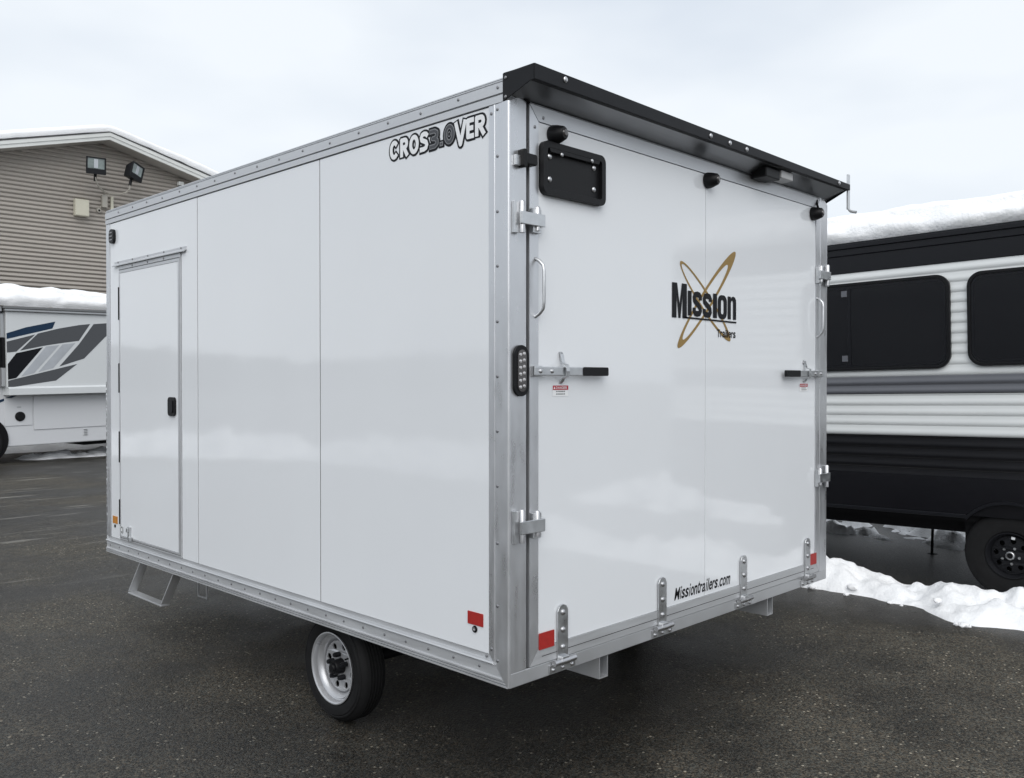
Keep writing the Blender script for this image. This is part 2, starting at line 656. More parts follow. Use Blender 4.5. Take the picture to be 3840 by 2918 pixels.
# bank between the asphalt and the black and white travel trailer: runs along -y, width towards +x
# u = 6.0 - y ; nrm of direction (0,-1,0) is (-1,0,0) so run it along +y instead: u = y + 5
bank_front = lerp_table([(0, 0.10), (3.8, 0.12), (4.38, 0.16), (4.73, 0.02), (5.13, 0.25), (5.46, 0.31), (6.03, 0.30), (8, 0.32), (12, 0.3)])
snow_strip('snow_bank', 'ploughed lumpy snow bank in front of the black and white travel trailer', (3.98, -5.0), (3.98, 7.0), 0.95, 0.185, 0.022,
           front=bank_front, seed=2.4, lump=0.07)
snow_strip('snow_bank', 'snow strip behind the black and white travel trailer', (6.75, -6.0), (6.75, 9.0), 3.2, 0.20, 0.06, seed=8.8, lump=0.26)
snow_strip('snow_bank', 'snow strip along the wall of the taupe building', (-6.0, 21.3), (14.0, 21.3), 2.0, 0.20, 0.09, seed=4.8, lump=0.08)
snow_strip('snow_bank', 'ploughed snow ridge across the lot behind the camera', (-9.0, -11.0), (5.0, -9.0), 2.4, 0.65, 0.12, seed=12.0, lump=0.30)
snow_strip('snow_bank', 'ploughed snow ridge along the left side of the lot', (-7.6, 14.0), (-7.0, -6.0), 1.6, 0.46, 0.09, seed=15.0, lump=0.22)
snow_strip('snow_bank', 'ploughed snow ridge curving towards the taupe building', (-3.6, 19.0), (-7.6, 13.4), 1.6, 0.50, 0.09, seed=17.0, lump=0.22)
# invented dark ridge, out of the frame, added to darken the panel reflections
hv, hf = [], []
for i in range(241):
    t = R(150 + 220 * i / 240)
    rr_ = 150.0
    h = 6.5 + 3.0 * nz3(i * 0.11, 3.3, 0) + 1.6 * nz3(i * 0.9, 1.1, 0)
    hv += [(rr_ * math.sin(t), rr_ * math.cos(t), 0), ((rr_ + 6) * math.sin(t), (rr_ + 6) * math.cos(t), h), ((rr_ + 30) * math.sin(t), (rr_ + 30) * math.cos(t), 0)]
for i in range(240):
    a = i * 3
    hf += [(a, a + 1, a + 4, a + 3), (a + 1, a + 2, a + 5, a + 4)]
M['dark_ridge'] = mat('reflection_ridge_dark', (0.055, 0.06, 0.058), 0.9, var=0.5, vscale=0.25)
tag(MB().add(hv, hf).build('reflection_ridge', 'dark_ridge'), 'unseen dark ridge added for the reflections in the white panels', None, None, 'structure')

snow_strip('snow_bank', 'thin strip of snow under the side of the white motorhome', (9.4, 17.75), (3.55, 17.15), 1.0, 0.13, 0.05, seed=31.0, lump=0.07)
# lumps of snow fallen along the edge of the bank
ch = MB()
for k in range(24):
    y = random.uniform(-2.0, 1.3)
    fx = 3.98 + bank_front(y + 5.0)
    r = random.uniform(0.012, 0.034) * (1.9 if random.random() < 0.22 else 1)
    x = fx + random.uniform(-0.04, 0.12)
    zc = max(0.0, min(0.10, (x - fx) * 0.8)) + r * 0.3
    bm = bmesh.new()
    bmesh.ops.create_icosphere(bm, subdivisions=2, radius=1)
    sx, sy, sz = r * random.uniform(0.9, 1.6), r * random.uniform(0.9, 1.7), r * random.uniform(0.6, 0.9)
    vs = []
    for v in bm.verts:
        k2 = 1 + 0.30 * nz3(v.co.x * 1.4 + k, v.co.y * 1.4, v.co.z * 1.4)
        vs.append((x + v.co.x * sx * k2, y + v.co.y * sy * k2, zc + v.co.z * sz * k2))
    ch.add(vs, [tuple(v.index for v in f.verts) for f in bm.faces])
    bm.free()
o = ch.build('snow_lumps', 'snow', None, smooth=True)
tag(o, 'loose lumps of snow along the foot of the snow bank', None, None, 'stuff')

# ------------------------------------------------------------------ the white enclosed trailer
W, LN, ZB = 2.57, 3.76, 0.495
T = thing('enclosed_trailer', 'white enclosed cargo trailer with aluminium trim and black rear spoiler', 'trailer')
dz = lambda x: -0.0065 * x

MB().box(0.020, W - 0.02, 0.022, LN - 0.02, ZB + 0.02, 2.735).build('shell', 'dark', T)
# side panels (5 mm joints show the dark shell)
PT, PBt = 2.655, 0.600
MB().box(0.0, 0.019, 0.109, 1.2395, PBt, PT).build('side_panel', 'panel', T, 0.0015)
MB().box(0.0, 0.019, 1.2465, 2.4635, PBt, PT).build('side_panel', 'panel', T, 0.0015)
DY0, DY1, DZ0, DZ1 = 2.665, 3.552, 0.600, 2.372          # side door opening
dp = flat([[(2.4705, PBt), (DY0, PBt), (DY0, DZ1), (DY1, DZ1), (DY1, PBt), (3.70, PBt), (3.70, PT), (2.4705, PT)]], 0.019)
MB().add([(0.0095 + v[2], v[0], v[1]) for v in dp[0]], dp[1]).build('side_panel', 'panel', T, 0.0015)
MB().box(W - 0.019, W, 0.10, 3.70, PBt, PT).build('side_panel', 'panel', T)
MB().box(0.03, W - 0.03, LN - 0.018, LN, 1.1, PT).build('front_panel', 'panel', T)
MB().box(-0.006, W + 0.006, LN, LN + 0.006, ZB, 1.62).build('stone_guard', 'diamond', T)
MB().box(-0.004, 0.03, 3.702, LN - 0.001, 0.600, 2.656).build('corner_trim', 'alu_v', T, 0.002)
MB().box(W - 0.03, W + 0.004, 3.702, LN - 0.001, 0.600, 2.656).build('corner_trim', 'alu_v', T, 0.002)
roof = flat([[(0.012, 2.74), (0.03, 2.757), (0.4, 2.764), (W / 2, 2.768), (W - 0.4, 2.764), (W - 0.03, 2.757), (W - 0.012, 2.74)]], LN - 0.04)
MB().add([(v[0], LN / 2 + v[2], v[1]) for v in roof[0]], roof[1]).build('roof', 'panel', T)

for yj in (1.243, 2.467):
    MB().box(0.003, 0.0195, yj - 0.0034, yj + 0.0034, PBt, PT).build('joint_strip', 'dark', T)
# screws: one shared mesh per direction
scr = MB().lathe([(0, 0.0064), (0.0018, 0.0062), (0.0034, 0.0040), (0.0040, 0.0)], (0, 0, 0), (-1, 0, 0), 10).mesh('screw', M['screw'], True)
scr_r = MB().lathe([(0, 0.0064), (0.0018, 0.0062), (0.0034, 0.0040), (0.0040, 0.0)], (0, 0, 0), (0, -1, 0), 10).mesh('screw', M['screw'], True)
bolt_r = MB().lathe([(0, 0.0115), (0.003, 0.0112), (0.0065, 0.0075), (0.0078, 0.0)], (0, 0, 0), (0, -1, 0), 14).mesh('bolt', M['steel'], True)
bolt_small = MB().lathe([(0, 0.0085), (0.003, 0.008), (0.0055, 0.005), (0.0062, 0.0)], (0, 0, 0), (0, -1, 0), 12).mesh('bolt', M['steel'], True)

# roof rail along the side
prof = [(-0.005, 2.660), (-0.005, 2.6865), (0.004, 2.688), (0.004, 2.6915), (-0.007, 2.693), (-0.007, 2.7315), (0.002, 2.733), (0.002, 2.736), (-0.004, 2.737),
        (-0.004, 2.7405), (0.004, 2.742), (0.004, 2.745), (0.000, 2.746), (0.001, 2.750), (0.009, 2.751), (0.010, 2.754), (0.016, 2.7575), (0.034, 2.759), (0.034, 2.660)]
rail = MB().prism(prof, 0.029, LN + 0.006, lambda p, q, d: (p, d, q)).build('roof_rail', 'alu_h', T)
y = 0.055
k = 0
while y < LN - 0.03:
    put(scr, 'screw', rail, (-0.007, y, 2.716 + 0.003 * math.sin(k * 2.3)))
    y += 0.218 + 0.01 * math.sin(k * 1.7)
    k += 1
MB().prism([(W - p, q) for p, q in prof], 0.029, LN + 0.006, lambda p, q, d: (p, d, q)).build('roof_rail', 'alu_h', T)

# bottom rail with stepped grooves, mitred to the corner post
mit = 0.107 / 0.105
prof = [(0.004, 0.5985), (0.004, 0.580), (-0.010, 0.577), (-0.0125, 0.572), (-0.009, 0.567), (-0.001, 0.565), (-0.003, 0.526), (-0.010, 0.523),
        (-0.010, 0.5170), (-0.002, 0.5155), (-0.002, 0.514), (-0.010, 0.5125), (-0.010, 0.5070), (-0.002, 0.5055), (-0.002, 0.504), (-0.010, 0.5025),
        (-0.010, 0.4955), (0.034, 0.4955), (0.034, 0.5985)]
brail = MB().prism(prof, lambda p, q: 0.0015 + (q - ZB) * mit, LN + 0.006, lambda p, q, d: (p, d, q)).build('bottom_rail', 'alu_h', T)
y, k = 0.16, 0
while y < LN - 0.03:
    put(scr, 'screw', brail, (-0.002, y, 0.545 + 0.002 * math.sin(k * 3.1)))
    y += 0.148 + 0.006 * math.sin(k * 1.9)
    k += 1
put(scr, 'screw', brail, (0.003, 0.125, 0.588))
MB().prism([(W - p, q) for p, q in prof], lambda p, q: 0.0015 + (q - ZB) * mit, LN + 0.006, lambda p, q, d: (p, d, q)).build('bottom_rail', 'alu_h', T)

# rear corner posts
cp = [(0.018, 0.1075), (-0.002, 0.1075), (-0.002, 0.082), (-0.0055, 0.080), (-0.0055, 0.0745), (-0.0035, 0.073), (-0.0035, 0.0495), (-0.006, 0.048),
      (-0.006, 0.033), (-0.0085, 0.031), (-0.0085, 0.006), (-0.0075, 0.0015), (-0.004, -0.0025), (0.001, -0.004), (0.083, -0.004), (0.087, -0.001),
      (0.087, 0.020), (0.018, 0.020)]
bot = lambda p, q: ZB + max(0.0, q) / mit if p < 0.02 and q > 0 else (0.5505 if p > 0.01 else ZB)
post = MB().prism(cp, lambda p, q: ZB + 0.001 + max(0.0, q) / mit if p < 0.012 else 0.552, lambda p, q: 2.657 if p < 0.003 else 2.700, lambda p, q, d: (p, q, d)).build('corner_post', 'alu_v', T)
for z in (2.637, 2.464, 2.259, 2.057, 1.851, 1.647, 1.443, 1.238, 1.025, 0.790, 0.585):
    put(scr, 'screw', post, (-0.0035, 0.0605, z))
put(scr, 'screw', post, (-0.002, 0.094, 2.628))
put(scr, 'screw', post, (-0.002, 0.094, 0.622))
MB().prism([(W - p, q) for p, q in cp], lambda p, q: ZB + 0.001 + max(0.0, q) / mit if p > W - 0.012 else 0.552, lambda p, q: 2.630 if p > W - 0.003 else 2.680,
           lambda p, q, d: (p, q, d)).build('corner_post', 'alu_v', T)

# rear sill and header
MB().box(0.0005, W - 0.0005, -0.0045, 0.02, ZB, 0.5485).build('rear_sill', 'alu', T, 0.002)
hd = [(0.0, 2.673), (W, 2.673 + dz(W)), (W, 2.73), (0.0, 2.73)]
MB().prism(hd, -0.001, 0.02, lambda p, q, d: (p, d, q)).build('header', 'alu', T)

# ------------- ramp door: frame with mitred corners, two panels
RD = thing('ramp_door', '', '')
for kk in ('label', 'category'):
    if kk in RD:
        del RD[kk]
RD.parent = T
L0, L1, R0, R1, B0, B1 = 0.0990, 0.148, 2.430, 2.4755, 0.5515, 0.613
T0, T1 = 2.611, 2.668
pl = lambda p, q, d: (p, d, q)
fy0, fy1 = -0.0065, 0.02
MB().prism([(L0, B0 + 0.001), (L1, B1 + 0.001), (L1, T0 - 0.002), (L0, T1 - 0.003)], fy0, fy1, pl).build('stile', 'alu_v', RD)
MB().prism([(R0, B1 + 0.001), (R1, B0 + 0.001), (R1, T1 + dz(R1) - 0.003), (R0, T0 + dz(R0) - 0.002)], fy0, fy1, pl).build('stile', 'alu_v', RD)
MB().prism([(L0 + 0.0015, T1), (L1 + 0.0015, T0), (R0 - 0.0015, T0 + dz(R0)), (R1 - 0.0015, T1 + dz(R1))], fy0, fy1, pl).build('top_rail', 'alu', RD)
MB().prism([(L0 + 0.0015, B0), (R1 - 0.0015, B0), (R0 - 0.0015, B1), (L1 + 0.0015, B1)], fy0, fy1, pl).build('bottom_rail', 'alu_h', RD)
MB().box(L1 + 0.02, R0 - 0.02, -0.0074, -0.006, 0.578, 0.580).build('groove', 'dark', RD)
MB().prism([(L1 + 0.001, B1 + 0.001), (1.3065, B1 + 0.001), (1.3065, T0 - 0.002 + dz(1.3)), (L1 + 0.001, T0 - 0.002)], -0.002, 0.02, pl).build('door_panel', 'panel', RD, 0.001)
MB().prism([(1.3105, B1 + 0.001), (R0 - 0.001, B1 + 0.001), (R0 - 0.001, T0 - 0.002 + dz(R0)), (1.3105, T0 - 0.002 + dz(1.3))], -0.002, 0.02, pl).build('door_panel', 'panel', RD, 0.001)
for x, z in ((0.128, 2.585), (0.175, 2.628)):
    put(scr_r, 'screw', RD, (x, -0.0065, z))

# side hinges of the ramp door (bracket on the post, two knuckles, link plate)
def post_hinge(z0, z1, mirror):
    X = (lambda a: W - a) if mirror else (lambda a: a)
    bx = lambda mb, a0, a1, y0, y1, c0, c1: mb.box(min(X(a0), X(a1)), max(X(a0), X(a1)), y0, y1, c0, c1)
    h = bx(MB(), 0.006, 0.028, -0.020, -0.0045, z0 - 0.006, z1 + 0.006).build('hinge', 'galv', T, 0.0015)
    zm, hh = (z0 + z1) / 2, (z1 - z0)
    bx(MB(), 0.024, 0.152, -0.040, -0.026, zm - hh * 0.24, zm + hh * 0.20).build('link_plate', 'galv', h, 0.002)
    for a, lo, hi in ((0.040, z0 - 0.004, z1 + 0.01), (0.122, z0 + 0.012, z1 - 0.002)):
        MB().lathe([(lo - zm, 0.0), (lo - zm, 0.0115), (hi - zm - 0.006, 0.0115), (hi - zm, 0.007), (hi - zm, 0.0)], (X(a), -0.0255, zm), (0, 0, 1), 14).build(
            'hinge_pin', 'steel', h, smooth=True)
    bx(MB(), 0.100, 0.146, -0.025, -0.007, zm - hh * 0.46, zm + hh * 0.40).build('leaf', 'galv', h, 0.0015)


post_hinge(2.180, 2.285, False)
post_hinge(1.035, 1.145, False)
post_hinge(2.170, 2.275, True)
post_hinge(1.030, 1.140, True)
# rubber catch on the post
cb = MB().prism(rrect(0.040, 0.062, 2.418, 2.486, 0.009, 4), -0.034, -0.0045, pl).build('door_catch', 'black_plastic', T, 0.003)
MB().prism(rrect(0.062, 0.120, 2.432, 2.474, 0.010, 4), -0.030, -0.008, pl).build('catch_tongue', 'black_plastic', cb, 0.004)
MB().box(0.016, 0.041, -0.018, -0.0045, 2.424, 2.462).build('catch_bracket', 'galv', cb, 0.001)

# grab handles
def grab(x, s, z0, z1):
    p = [(x, -0.006, z0), (x + s * 0.004, -0.022, z0 + 0.010), (x + s * 0.006, -0.040, z0 + 0.028), (x + s * 0.006, -0.044, z0 + 0.05), (x + s * 0.006, -0.044, z1 - 0.05),
         (x + s * 0.006, -0.040, z1 - 0.028), (x + s * 0.004, -0.022, z1 - 0.010), (x, -0.006, z1)]
    MB().tube(p, 0.0065, 10).build('grab_handle', 'galv', RD, smooth=True)


grab(0.132, 1, 1.872, 2.092)
grab(2.446, -1, 1.872, 2.092)

# cam-bar latches
def latch(mirror):
    X = (lambda a: W - a) if mirror else (lambda a: a)
    zz = 1.667
    bx = lambda mb, a0, a1, y0, y1, c0, c1: mb.box(min(X(a0), X(a1)), max(X(a0), X(a1)), y0, y1, c0, c1)
    b = bx(MB(), 0.098, 0.385, -0.034, -0.027, zz - 0.017, zz + 0.017).build('latch_bar', 'galv', RD, 0.003)
    vs, fs = flat([rrect(min(X(0.378), X(0.535)), max(X(0.378), X(0.535)), zz - 0.0175, zz + 0.0175, 0.008)], 0.014)
    MB().add([(v[0], -0.0305 + v[2], v[1]) for v in vs], fs).build('grip', 'black_plastic', b, 0.003)
    bx(MB(), 0.108, 0.150, -0.027, -0.0068, zz - 0.020, zz + 0.020).build('pivot_block', 'galv', b, 0.002)
    for a in (0.132, 0.196):
        put(bolt_small, 'bolt', b, (X(a), -0.034, zz))
    # keeper: curved strap over the bar with two bolts
    kp = MB()
    pts = [(-0.0025, 0.075), (-0.010, 0.068), (-0.014, 0.050), (-0.020, 0.032), (-0.040, 0.024), (-0.043, 0.0), (-0.040, -0.022), (-0.018, -0.028), (-0.012, -0.040), (-0.0025, -0.046)]
    for (y0_, z0_), (y1_, z1_) in zip(pts, pts[1:]):
        dv = Vector((0, y1_ - y0_, z1_ - z0_))
        nn = Vector((0, -dv.z, dv.y)).normalized() * 0.0016
        a0, a1 = min(X(0.268), X(0.286)), max(X(0.268), X(0.286))
        q = [(0, y0_, z0_), (0, y1_, z1_)]
        vs = []
        for xx in (a0, a1):
            for (_, yy, zz2) in q:
                for sg in (1, -1):
                    vs.append((xx, yy + nn.y * sg, zz + zz2 + nn.z * sg))
        kp.add(vs, [(0, 1, 3, 2), (4, 6, 7, 5), (0, 4, 5, 1), (2, 3, 7, 6), (0, 2, 6, 4), (1, 5, 7, 3)])
    kk = kp.build('keeper', 'galv', b)
    put(bolt_small, 'bolt', kk, (X(0.283), -0.003, zz + 0.060))
    put(bolt_small, 'bolt', kk, (X(0.281), -0.003, zz - 0.040))
    # caution sticker
    sx0, sx1 = (0.232, 0.324) if not mirror else (W - 0.324, W - 0.232)
    st = flatpart('caution_sticker', [[(sx0, 1.570), (sx1, 1.570), (sx1, 1.612), (sx0, 1.612)]], REAR(0.0032), 'white_vinyl', RD)
    flatpart('red_band', [[(sx0 + 0.001, 1.595), (sx1 - 0.001, 1.595), (sx1 - 0.001, 1.612), (sx0 + 0.001, 1.612)]], REAR(0.0042), 'sticker_red', st)
    tx = MB()
    word = 'DANGER'
    cw = (sx1 - sx0 - 0.026) / 6
    for i, c_ in enumerate(word):
        letter(tx, c_, 0.012, 0.012, (sx0 + 0.018 + i * cw, sx0 + 0.018 + i * cw + cw * 0.82, 1.5985, 1.6085), REAR(0.0052))
    tx.add([REAR(0.0052)(sx0 + 0.004, 1.599), REAR(0.0052)(sx0 + 0.014, 1.599), REAR(0.0052)(sx0 + 0.009, 1.6085)], [(0, 1, 2)])
    tx.build('print', 'white_vinyl', st)
    ln = MB()
    for z0, x0, x1 in ((1.587, 0.020, 0.070), (1.577, 0.020, 0.072)):
        x = sx0 + x0
        while x < sx0 + x1 - 0.004:
            wd = random.uniform(0.004, 0.010)
            ln.add([REAR(0.0042)(x, z0), REAR(0.0042)(x + wd, z0), REAR(0.0042)(x + wd, z0 + 0.0042), REAR(0.0042)(x, z0 + 0.0042)], [(0, 1, 2, 3)])
            x += wd + 0.003
    ln.build('fine_print', 'sticker_grey', st)


latch(False)
latch(True)

# strap hinges along the bottom
for xs in (0.283, 0.951, 1.648, 2.329):
    z0, z1 = 0.560, 0.760
    vs, fs = flat([[(xs - 0.030, 0.545), (xs + 0.030, 0.545), (xs + 0.030, 0.735), (xs + 0.020, 0.752), (xs, 0.760), (xs - 0.020, 0.752), (xs - 0.030, 0.735)]], 0.006)
    s_ = MB().add([(v[0], -0.0105 + v[2], v[1]) for v in vs], fs).build('strap_hinge', 'galv', RD, 0.0012)
    for z in (0.728, 0.660, 0.592):
        put(bolt_r, 'bolt', s_, (xs, -0.0135, z))
    MB().lathe([(-0.062, 0), (-0.062, 0.0115), (-0.026, 0.0115), (-0.026, 0.0135), (0.026, 0.0135), (0.026, 0.0115), (0.062, 0.0115), (0.062, 0)], (xs, -0.022, 0.541),
               (1, 0, 0), 14).build('hinge_pin', 'steel', s_, smooth=True)
    MB().prism([(xs - 0.020, 0.560), (xs + 0.020, 0.560), (xs + 0.026, 0.541), (xs - 0.026, 0.541)], -0.030, -0.012, pl).build('knuckle', 'galv', s_, 0.002)
    MB().box(xs - 0.075, xs + 0.075, -0.012, -0.0048, 0.502, 0.534).build('sill_leaf', 'galv', s_, 0.0012)
    for a in (-0.055, 0.0, 0.055):
        put(bolt_small, 'bolt', s_, (xs + a, -0.012, 0.5135))

# reflectors
flatpart('reflector', [rrect(0.150, 0.236, 0.606, 0.669, 0.002, 2)], REAR(0.0085), 'red', T, 0.003, (0, 1, 0))
flatpart('reflector', [rrect(2.362, 2.440, 0.601, 0.662, 0.002, 2)], REAR(0.0085), 'red', T, 0.003, (0, 1, 0))
rd = flatpart('reflector', [rrect(0.140, 0.226, 0.695, 0.744, 0.002, 2)], SIDE(0.0015), 'red', T, 0.003, (1, 0, 0))
eye = MB().lathe([(0, 0.013), (0.004, 0.013), (0.006, 0.010), (0.006, 0.007), (0.0015, 0.006), (0.0015, 0.0)], (0, 0.186, 0.679), (-1, 0, 0), 20).build('grommet_light', 'dark', T, smooth=True)
MB().lathe([(0, 0.0072), (0.0065, 0.0072), (0.0068, 0.0052), (0.003, 0.0048)], (0, 0.186, 0.679), (-1, 0, 0), 16).build('lens_ring', 'steel', eye, smooth=True)
flatpart('reflector', [rrect(3.597, 3.672, 0.694, 0.742, 0.003, 3)], SIDE(0.0015), 'amber', T, 0.003, (1, 0, 0))
MB().lathe([(0, 0.010), (0.004, 0.010), (0.005, 0.0)], (0, 3.636, 0.677), (-1, 0, 0), 14).build('grommet_light', 'dark', T, smooth=True)
# front marker light on the side
mk_ = flatpart('marker_light', [rrect(3.605, 3.680, 2.522, 2.614, 0.030)], SIDE(0.009), 'black_plastic', T, 0.018, (1, 0, 0), 0.004)
for zz in (2.545, 2.568, 2.591):
    flatpart('lens_rib', [rrect(3.620, 3.665, zz - 0.004, zz + 0.004, 0.003, 3)], SIDE(0.019), 'lens', mk_, 0.003, (1, 0, 0))
flatpart('certification_sticker', [circ(3.515, 0.668, 0.022, 20, 0.026)], SIDE(0.0080), 'white_vinyl', T)
flatpart('sticker_print', [circ(3.515, 0.668, 0.017, 20, 0.021), circ(3.515, 0.668, 0.011, 20, 0.013)], SIDE(0.0088), 'sticker_grey', T)

# tail light: oval housing with two rows of LEDs
tl = flatpart('tail_light', [rrect(0.0105, 0.0855, 1.573, 1.763, 0.0370, 8)], REAR(0.010), 'black_plastic', T, 0.012, (0, 1, 0), 0.004)
flatpart('lens', [rrect(0.0265, 0.0705, 1.590, 1.746, 0.0215, 8)], REAR(0.0175), 'lens', tl, 0.003, (0, 1, 0))
ledm = MB().lathe([(0, 0.0072), (0.003, 0.0060), (0.0048, 0.0)], (0, 0, 0), (0, -1, 0), 10).mesh('led', M['led'], True)
for i in range(6):
    for x in (0.0385, 0.0575):
        put(ledm, 'led', tl, (x, -0.0190, 1.607 + i * 0.0240 + (0.004 if x > 0.05 else 0)))

# licence plate holder
ph = MB()
o_ = rrect(0.1535, 0.5285, 2.338, 2.541, 0.030, 6)
vs, fs = flat([o_, rrect(0.178, 0.504, 2.362, 2.516, 0.012, 6)], 0.026)
ph.add([(v[0], -0.015 + v[2], v[1]) for v in vs], fs)
P_ = ph.build('licence_plate_holder', 'black_plastic', T, 0.005)
flatpart('back_plate', [rrect(0.172, 0.510, 2.356, 2.522, 0.010)], REAR(0.008), 'black_plastic', P_, 0.006, (0, 1, 0))
flatpart('lamp_hood', [[(0.196, 2.500), (0.486, 2.500), (0.495, 2.518), (0.187, 2.518)]], REAR(0.018), 'black_plastic', P_, 0.018, (0, 1, 0), 0.002)
for x, z in ((0.205, 2.487), (0.205, 2.400), (0.470, 2.487), (0.470, 2.400)):
    put(bolt_r, 'bolt', P_, (x, -0.011, z))
for x, z in ((0.258, 2.500), (0.440, 2.508)):
    put(bolt_small, 'bolt', P_, (x, -0.027, z))

# three marker lights under the spoiler
for x, z in ((0.232, 2.574), (1.316, 2.571), (2.388, 2.556)):
    k_ = MB().lathe([(0, 0.0), (0, 0.036), (0.010, 0.038), (0.030, 0.034), (0.055, 0.026), (0.060, 0.021), (0.060, 0.0)], (x, -0.002, z), (0.10, -1, 0.02), 22).build(
        'clearance_light', 'black_plastic', T, smooth=True)
    MB().lathe([(0.059, 0.0), (0.0595, 0.016), (0.066, 0.012), (0.068, 0.0)], (x, -0.002, z), (0.10, -1, 0.02), 16).build('lens', 'lens', k_, smooth=True)
MB().tube([(2.407, -0.030, 2.582), (2.425, -0.012, 2.615), (2.440, -0.004, 2.640)], 0.006, 8).build('wire', 'dark', T, smooth=True)

# rear spoiler: end caps, fascia, top, soffit
tz = lambda x: -0.0125 * x
SP = MB()
SP.prism([(-0.008, 2.7045), (W + 0.008, 2.7045 - 0.008), (W + 0.008, 2.761 + tz(W)), (-0.008, 2.761)], -0.134, -0.130, pl)
SPo = SP.build('spoiler', 'black_coat', T, 0.0015)
cap = [(0.027, 2.658), (0.027, 2.760), (-0.1295, 2.761), (-0.1295, 2.7045), (-0.112, 2.7045)]
MB().prism(cap, -0.0085, -0.0045, lambda p, q, d: (d, p, q)).build('end_cap', 'black_coat', SPo)
cap2 = [(0.027, 2.632), (0.027, 2.728), (-0.1295, 2.728), (-0.1295, 2.697), (-0.112, 2.697)]
MB().prism(cap2, W + 0.0045, W + 0.0085, lambda p, q, d: (d, p, q)).build('end_cap', 'black_coat', SPo)
tp = MB().add([(-0.004, -0.1295, 2.760), (W + 0.004, -0.1295, 2.760 + tz(W)), (W + 0.004, 0.0275, 2.762 + tz(W)), (-0.004, 0.0275, 2.764),
               (-0.004, -0.1295, 2.757), (W + 0.004, -0.1295, 2.757 + tz(W)), (W + 0.004, 0.0275, 2.759 + tz(W)), (-0.004, 0.0275, 2.761)],
              [(0, 1, 2, 3), (4, 7, 6, 5), (0, 4, 5, 1), (2, 6, 7, 3), (0, 3, 7, 4), (1, 5, 6, 2)])
tp.build('top_plate', 'black_coat', SPo)
lip = MB().add([(-0.004, -0.1295, 2.707), (W + 0.004, -0.1295, 2.699), (W + 0.004, -0.110, 2.699), (-0.004, -0.110, 2.707),
                (-0.004, -0.1295, 2.7045), (W + 0.004, -0.1295, 2.6965), (W + 0.004, -0.110, 2.6965), (-0.004, -0.110, 2.7045)],
               [(0, 1, 2, 3), (4, 7, 6, 5), (0, 4, 5, 1), (2, 6, 7, 3), (0, 3, 7, 4), (1, 5, 6, 2)])
lip.build('lip', 'black_coat', SPo)
sf = MB().add([(-0.004, -0.110, 2.709), (W + 0.004, -0.110, 2.700), (W + 0.004, -0.004, 2.660), (-0.004, -0.004, 2.675),
               (-0.004, -0.110, 2.712), (W + 0.004, -0.110, 2.703), (W + 0.004, -0.004, 2.663), (-0.004, -0.004, 2.678)],
              [(0, 1, 2, 3), (4, 7, 6, 5), (0, 4, 5, 1), (2, 6, 7, 3), (0, 3, 7, 4), (1, 5, 6, 2)])
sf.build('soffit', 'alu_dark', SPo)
MB().prism([(0.093, 2.664), (0.030, 2.690), (0.036, 2.694), (0.099, 2.668)], -0.012, -0.0045, pl).build('seal_strip', 'dark', SPo)
for x, z in ((0.156, 2.739), (1.139, 2.7225), (1.301, 2.721), (1.450, 2.719), (2.436, 2.7145)):
    put(bolt_r, 'bolt', SPo, (x, -0.134, z))
for a, b_ in ((0.012, 2.742), (0.012, 2.672)):
    put(scr, 'screw', SPo, (-0.0085, a, b_))
hb = MB().box(1.70, 1.84, -0.100, -0.012, 2.640, 2.690).build('loading_light', 'black_plastic', SPo, 0.006)
MB().add([(1.845, -0.105, 2.655), (1.965, -0.105, 2.655), (1.965, -0.040, 2.650), (1.845, -0.040, 2.650),
          (1.845, -0.105, 2.695), (1.965, -0.105, 2.695), (1.965, -0.040, 2.685), (1.845, -0.040, 2.685)],
         [(0, 1, 2, 3), (4, 7, 6, 5), (0, 4, 5, 1), (2, 6, 7, 3), (0, 3, 7, 4), (1, 5, 6, 2)]).build('lens', 'soft_lens', hb, 0.004)
bk = MB().box(W + 0.0086, W + 0.036, -0.121, -0.112, 2.592, 2.790)
bk.build('awning_bracket', 'galv', SPo, 0.002)
MB().tube([(W + 0.03, -0.118, 2.593), (W + 0.03, -0.128, 2.583), (W + 0.034, -0.158, 2.574)], 0.008, 8).build('hook', 'galv', SPo, smooth=True)

# side door: leaf, frame strips, drip cap, hinge leaves, latch, hold-back
SD = MB().box(-0.0045, 0.015, DY0 + 0.036, DY1 - 0.020, 0.628, DZ1 - 0.052).build('side_door', 'panel', T, 0.002)
vs, fs = flat([[(DY0 + 0.003, 0.6035), (DY1 - 0.003, 0.6035), (DY1 - 0.003, DZ1 - 0.004), (DY0 + 0.003, DZ1 - 0.004)],
               [(DY0 + 0.012, 0.612), (DY1 - 0.0075, 0.612), (DY1 - 0.0075, DZ1 - 0.030), (DY0 + 0.012, DZ1 - 0.030)]], 0.014)
MB().add([(0.001 + v[2], v[0], v[1]) for v in vs], fs).build('door_frame', 'alu_h', SD, 0.001)
vs, fs = flat([[(DY0 + 0.016, 0.616), (DY1 - 0.0105, 0.616), (DY1 - 0.0105, DZ1 - 0.034), (DY0 + 0.016, DZ1 - 0.034)],
               [(DY0 + 0.0355, 0.6275), (DY1 - 0.0205, 0.6275), (DY1 - 0.0205, DZ1 - 0.0525), (DY0 + 0.0355, DZ1 - 0.0525)]], 0.016)
MB().add([(0.0012 + v[2], v[0], v[1]) for v in vs], fs).build('leaf_edge', 'alu', SD, 0.001)
MB().box(0.0095, 0.0105, DY0 + 0.005, DY1 - 0.004, 0.606, DZ1 - 0.006).build('door_gap', 'dark', SD)
